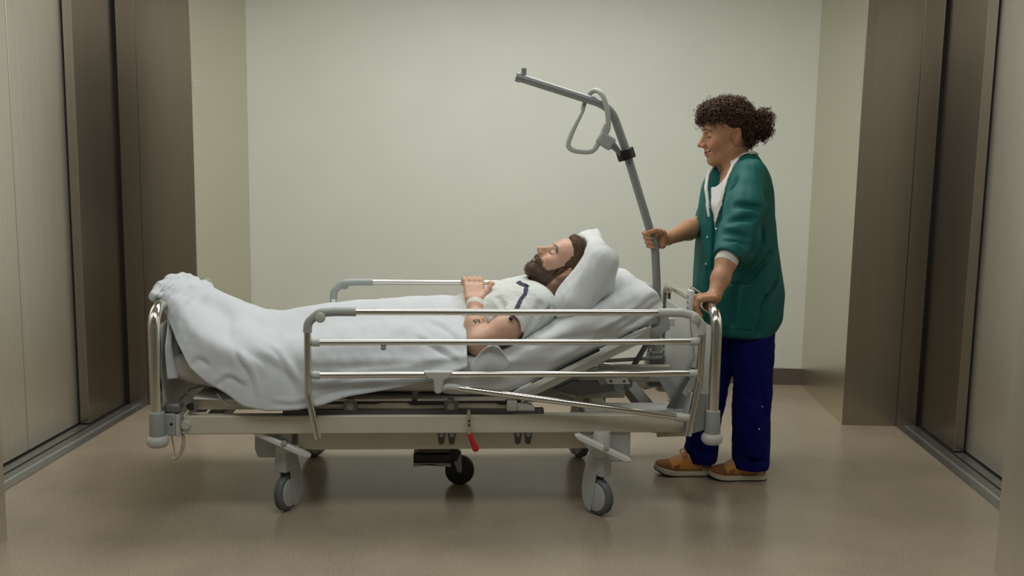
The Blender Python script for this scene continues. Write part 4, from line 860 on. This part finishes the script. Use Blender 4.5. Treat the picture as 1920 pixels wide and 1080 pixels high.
# white piping round the neck opening, snaps down the front
COLP = 0
strip(VP, .018, jk, .0005, 'collar_trim', 'white_knit', jacket, th=.006)
def on_jacket(t, z, off=0.0):
    cx, cy, rx, ry = [np.interp(z, JZ[:, 0], JZ[:, j]) for j in (1, 2, 3, 4)]; a, c = -rx * math.cos(t), -ry * math.sin(t)
    p = np.array([cx + a * math.cos(JA) - c * math.sin(JA), cy + a * math.sin(JA) + c * math.cos(JA), z]); return jk.snap(p[None], off)[0]
for t, zs in ((A0 + .09, (1.185, 1.10, 1.0, .885)), (A0 - .16, (1.19, 1.06, .945))):
    for z in zs:
        p = on_jacket(t, z); g_ = nrm(jk.grad(p[None])[0]); MB().lathe(p, g_, [(-.002, .0052), (.002, .0052), (.0035, .0035)], 12).build('snap', 'snap_metal', jacket)
# knitted cuffs
cuf = MB().tube(catmull([(.692, 4.013, 1.030), (.678, 3.993, 1.003), (.664, 3.973, .977)], 6), np.r_[np.full(10, .0475), .047, .046, .044], 28)
cuf.build('cuff', 'white_knit', jacket)
MB().tube([(.69, 4.575, 1.11), (.648, 4.50, 1.095)], .050, 24).build('cuff', 'white_knit', jacket)
# T-shirt print: dark strokes low on the chest inside the open jacket
for k in range(7):
    t = A0 - .07 + .022 * k; z = 1.150 + .016 * ((k * 5) % 4); p = []
    for dz in (0, .014): p.append(on_jacket(t + .02 * math.sin(k), z + dz))
    p = ts.snap(np.array(p), .001); strip([p[0], (p[0] + p[1]) / 2 + .0005, p[1]], .005, ts, .0008, 'shirt_print', 'print_ink', tsh, th=.0006, n=3)
# trousers
tr = Field((.52, 4.05, .03), (1.02, 4.62, .80), .0045)
tr.loft([(.055, .858, 4.215, .082, .078), (.10, .857, 4.218, .083, .080), (.25, .851, 4.225, .081, .080), (.42, .852, 4.24, .083, .086), (.60, .848, 4.27, .098, .105), (.78, .83, 4.33, .12, .13)], 2, 0, .01, ends=.004)
tr.loft([(.058, .645, 4.275, .073, .070), (.11, .647, 4.278, .073, .072), (.25, .662, 4.295, .070, .075), (.42, .690, 4.33, .080, .083), (.60, .735, 4.40, .105, .10), (.78, .79, 4.43, .12, .13)], 2, 0, .01, ends=.004)
tr.disp(lambda X, Y, Z: .005 * hash_noise(X, Y, Z * .6, 28, 61) + .003 * hash_noise(X, Y, Z * 1.5, 60, 62))
for p, q in (((.78, 4.16, .12), (.90, 4.15, .10)), ((.80, 4.15, .09), (.93, 4.17, .14)), ((.79, 4.16, .40), (.86, 4.15, .37)), ((.88, 4.14, .46), (.92, 4.16, .43)), ((.60, 4.21, .13), (.68, 4.21, .11)), ((.84, 4.15, .56), (.90, 4.17, .30)), ((.81, 4.15, .60), (.80, 4.14, .40))): tr.cap(p, q, .006, .003, .025, 'sub')
V, Q = tr.mesh(); trs = link('trousers', V, Q, 'navy_cloth', nurse)
for z, x in ((.345, .885), (.247, .868)):
    p = tr.snap(np.array([[x, 4.15, z]]))[0]; MB().lathe(p, nrm(tr.grad(p[None])[0]), [(-.001, .0035), (.002, .0035), (.003, .002)], 10).build('rivet', 'snap_metal', trs)
# shoes
def shoe(heel, toe, lift, lab):
    hx, hy = heel; d = nrm([toe[0] - hx, toe[1] - hy]); Ls = math.hypot(toe[0] - hx, toe[1] - hy); sx, sy = -d[1], d[0]
    def W3(V): V = np.asarray(V); return np.stack([hx + V[:, 0] * d[0] + V[:, 1] * sx, hy + V[:, 0] * d[1] + V[:, 1] * sy, V[:, 2] + lift * np.clip((V[:, 0] / Ls - .55) / .45, 0, 1) ** 1.5], 1)
    k = Ls / .26; hw = lambda x: np.interp(x, [0, .02, .06, .12, .18, .22, .245, .26], [.020, .033, .036, .036, .044, .042, .030, .010])
    def sole(z0, z1, gx, grow):
        P = [(x * k, s) for s in (1,) for x in np.linspace(0, .26, 24)]; o = [(x, hw(x / k) + grow) for x, _ in P] + [(x, -hw(x / k) - grow) for x, _ in P[::-1]]; m = len(o)
        zf = lambda x, z: z + .014 * np.clip((x / k - .19) / .07, 0, 1) ** 1.6
        V = [(x, y, zf(x, z0)) for x, y in o] + [(x, y * 1.03, zf(x, (z0 + z1) / 2)) for x, y in o] + [(x, y, zf(x, z1)) for x, y in o]
        F = [tuple(range(m)), tuple(range(3 * m - 1, 2 * m - 1, -1))] + [(r * m + i, r * m + (i + 1) % m, (r + 1) * m + (i + 1) % m, (r + 1) * m + i) for r in (0, 1) for i in range(m)]
        return W3(V), F
    fd = Field((-.03, -.06, .005), (.275 * k, .06, .135), .0028)
    fd.loft([(.004 * k, 0, .045, .028, .040), (.03 * k, 0, .052, .034, .050), (.09 * k, 0, .048, .035, .048), (.14 * k, 0, .042, .038, .042), (.19 * k, 0, .034, .043, .032), (.235 * k, 0, .032, .036, .024), (.256 * k, 0, .034, .018, .013)], 0, 0, .01, ends=.01, pw=2.4)
    fd.cap((.045 * k, 0, .085), (.05 * k, 0, .14), .032, .036, .01, 'sub'); fd.cap((.10 * k, 0, .088), (.165 * k, 0, .070), .016, .012, .02)
    fd.op((-.03, -.06, -.02), (.3, .06, .14), lambda X, Y, Z: (Z - .020 - .012 * np.clip((X / k - .19) / .07, 0, 1)), .002, 'sub')
    V, Q = fd.mesh(); x, y, z = V[:, 0] / k, V[:, 1], V[:, 2]; C = np.tile(np.array((.60, .27, .065)), (len(V), 1)); BR = (.27, .115, .05)
    C = mixc(C, (x > .190 + .25 * np.clip(.05 - z, -.05, .05) * -1) * 1., BR); C = mixc(C, ((x < .052 - .55 * (z - .045)) & (z < .078)) * 1., BR); C = mixc(C, ((z < .036) & (x > .06) & (x < .20)) * .85, BR); C = mixc(C, ((x > .150) & (x < .178) & (z < .058 + (x - .15) * -.3)) * .9, BR)
    C = mixc(C, ((z > .070) & (x > .070) & (x < .19) & (np.abs(y) < .026)) * .8, (.58, .31, .19)); C = mixc(C, ((x < .030) & (z > .092)) * 1., (.60, .34, .20)); C = mixc(C, ((x < .05) & (z < .040)) * .8, (.42, .36, .30))
    sh = link('shoe', W3(V), Q, 'tan_suede_c', nurse, col=C); setup(sh, lab)
    V1, F1 = sole(.006, .025, 0, .003); link('sole', V1, F1, 'sole_white', sh, ang=50); V2, F2 = sole(.0, .007, 0, .001); link('outsole', V2, F2, 'sole_dark', sh, ang=50)
    for i in range(4):
        xx = (.115 + .017 * i) * k; zz = .099 - .0105 * i; P = [(xx, s * .030, zz - .012 - .15 * (.03 if abs(s) == 1 else 0)) if abs(s) == 1 else (xx + .004, s * .030, zz + .003) for s in (-1, -.5, .5, 1)]
        MB().tube(W3(catmull(P, 4)), .0032, 6).build('lace', 'lace_peach', sh)
    for s in (-1, 1): MB().tube(W3(catmull([(.118 * k, 0, .104), (.125 * k, s * .018, .112), (.140 * k, s * .030, .098), (.128 * k, s * .026, .090), (.118 * k, 0, .102)], 4)), .0028, 6).build('lace_bow', 'lace_peach', sh)
m = mat('tan_suede_c', (.5, .3, .1), .85, noise=.10, nscale=60, attr=True, bump=.1, bscale=200)
shoe((.692, 4.262), (.436, 4.240), .012, 'tan and brown trainer, the forward foot'); shoe((.925, 4.225), (.672, 4.205), .0, 'tan and brown trainer, the rear foot')
# curly hair: a full dark core and many separate ringlets, tied at the back
hc_ = Field(NC + (-.20, -.16, -.12), NC + (.28, .16, .22), .004)
hc_.ell(tn((-.004, 0, .046)), np.array((.100, .087, .095)) * NS, NA, .02); hc_.ell(tn((.060, 0, .090)), np.array((.052, .062, .036)) * NS, NA, .03)
hc_.ell(tn((-.058, 0, .0)), np.array((.045, .055, .06)) * NS, NA, .03)
BC = np.array([.868, 4.38, 1.553]); hc_.ell(BC, (.030, .040, .052), None, .01); hc_.cap(tn((-.085, 0, .015)), BC, .024, .018, .012)
def fcut(X, Y, Z):
    P = np.stack([X.ravel(), Y.ravel(), Z.ravel()], 1); x, y, z = hpos(P, NC, NA, NS).T
    low = np.interp(x, [-.13, -.06, -.042, -.03, -.012, .0, .025, .05, .075, .09], [-.080, -.075, -.02, .028, .026, .024, .040, .058, .062, .056])
    return ((low - z) * NS * -1).reshape(X.shape)
hc_.op(hc_.lo, hc_.lo + hc_.h * hc_.n, lambda X, Y, Z: fcut(X, Y, Z), .01, 'sub') if False else hc_.op(hc_.lo, hc_.lo + hc_.h * hc_.n, lambda X, Y, Z: -fcut(X, Y, Z) * (np.linalg.norm(np.stack([X - BC[0], Y - BC[1], Z - BC[2]]), axis=0) > .070) - 1.0 * (np.linalg.norm(np.stack([X - BC[0], Y - BC[1], Z - BC[2]]), axis=0) <= .070), .006, 'int')
hc_.disp(lambda X, Y, Z: .006 * hash_noise(X, Y, Z, 120, 71) + .003 * hash_noise(X, Y, Z, 260, 72))
V, Q = hc_.mesh(); nh = link('hair', V, Q, 'dark_curls', nurse)
Gn = hc_.grad(V); Gn /= np.linalg.norm(Gn, axis=1)[:, None] + 1e-6; q = hpos(V, NC, NA, NS)
def ringlets(ids, lens, rad, th, nm, lift):
    mb_V = []; mb_F = []
    for i in ids:
        nn = Gn[i]; flow = nrm(-NA[0] * .5 * (q[i, 0] > -.12) + NA[2] * -.3 + RNG.normal(size=3) * .55); flow = nrm(flow - nn * (flow @ nn)); d = nrm(flow + nn * lift * RNG.uniform(.2, 1.0)); u = nrm(np.cross(d, nn) + 1e-3); w = np.cross(d, u)
        L_ = RNG.uniform(*lens); R_ = RNG.uniform(*rad); tw = RNG.uniform(220, 380); ph = RNG.uniform(0, 6.28); m = 20; P = []
        for k in range(m):
            s = k / (m - 1); g_ = R_ * (.4 + .6 * min(1, s * 3)); dd = d * (L_ * s) + nn * (.004 - .03 * L_ * 10 * s * s * lift * .3) + np.array([0, 0, -1]) * (L_ * .15 * s * s)
            P.append(V[i] + dd + g_ * (math.cos(ph + tw * L_ * s) * u + math.sin(ph + tw * L_ * s) * w))
        n0 = len(mb_V); P = np.array(P); T = np.gradient(P, axis=0)
        for k in range(m):
            t = nrm(T[k]); a_ = nrm(np.cross(t, nn + .01)); b_ = np.cross(t, a_); rr = th * (1 - .5 * k / m)
            for a in (0, 2.094, 4.189): mb_V.append(P[k] + rr * (math.cos(a) * a_ + math.sin(a) * b_))
        mb_F += [(n0 + k * 3 + j, n0 + k * 3 + (j + 1) % 3, n0 + k * 3 + 3 + (j + 1) % 3, n0 + k * 3 + 3 + j) for k in range(m - 1) for j in range(3)]
    o = link(nm, np.array(mb_V), np.array(mb_F), 'curl_brown', nurse); o['kind'] = 'stuff'; return o
pool = np.arange(len(V)); bun = np.linalg.norm(V - BC, axis=1) < .070
hi_ = pool[(~bun) & ((q[:, 2] > .062) | (q[:, 0] < -.05))]
ringlets(RNG.choice(hi_, 1150), (.024, .046), (.0045, .0085), .0019, 'curls', .42)
ringlets(RNG.choice(pool[bun], 420), (.024, .044), (.005, .009), .0019, 'ponytail_curls', .75)
fr = pool[(q[:, 0] > .055) & (q[:, 2] > .045)]
if len(fr): ringlets(RNG.choice(fr, 90), (.025, .050), (.005, .009), .0014, 'fringe_curls', .9)
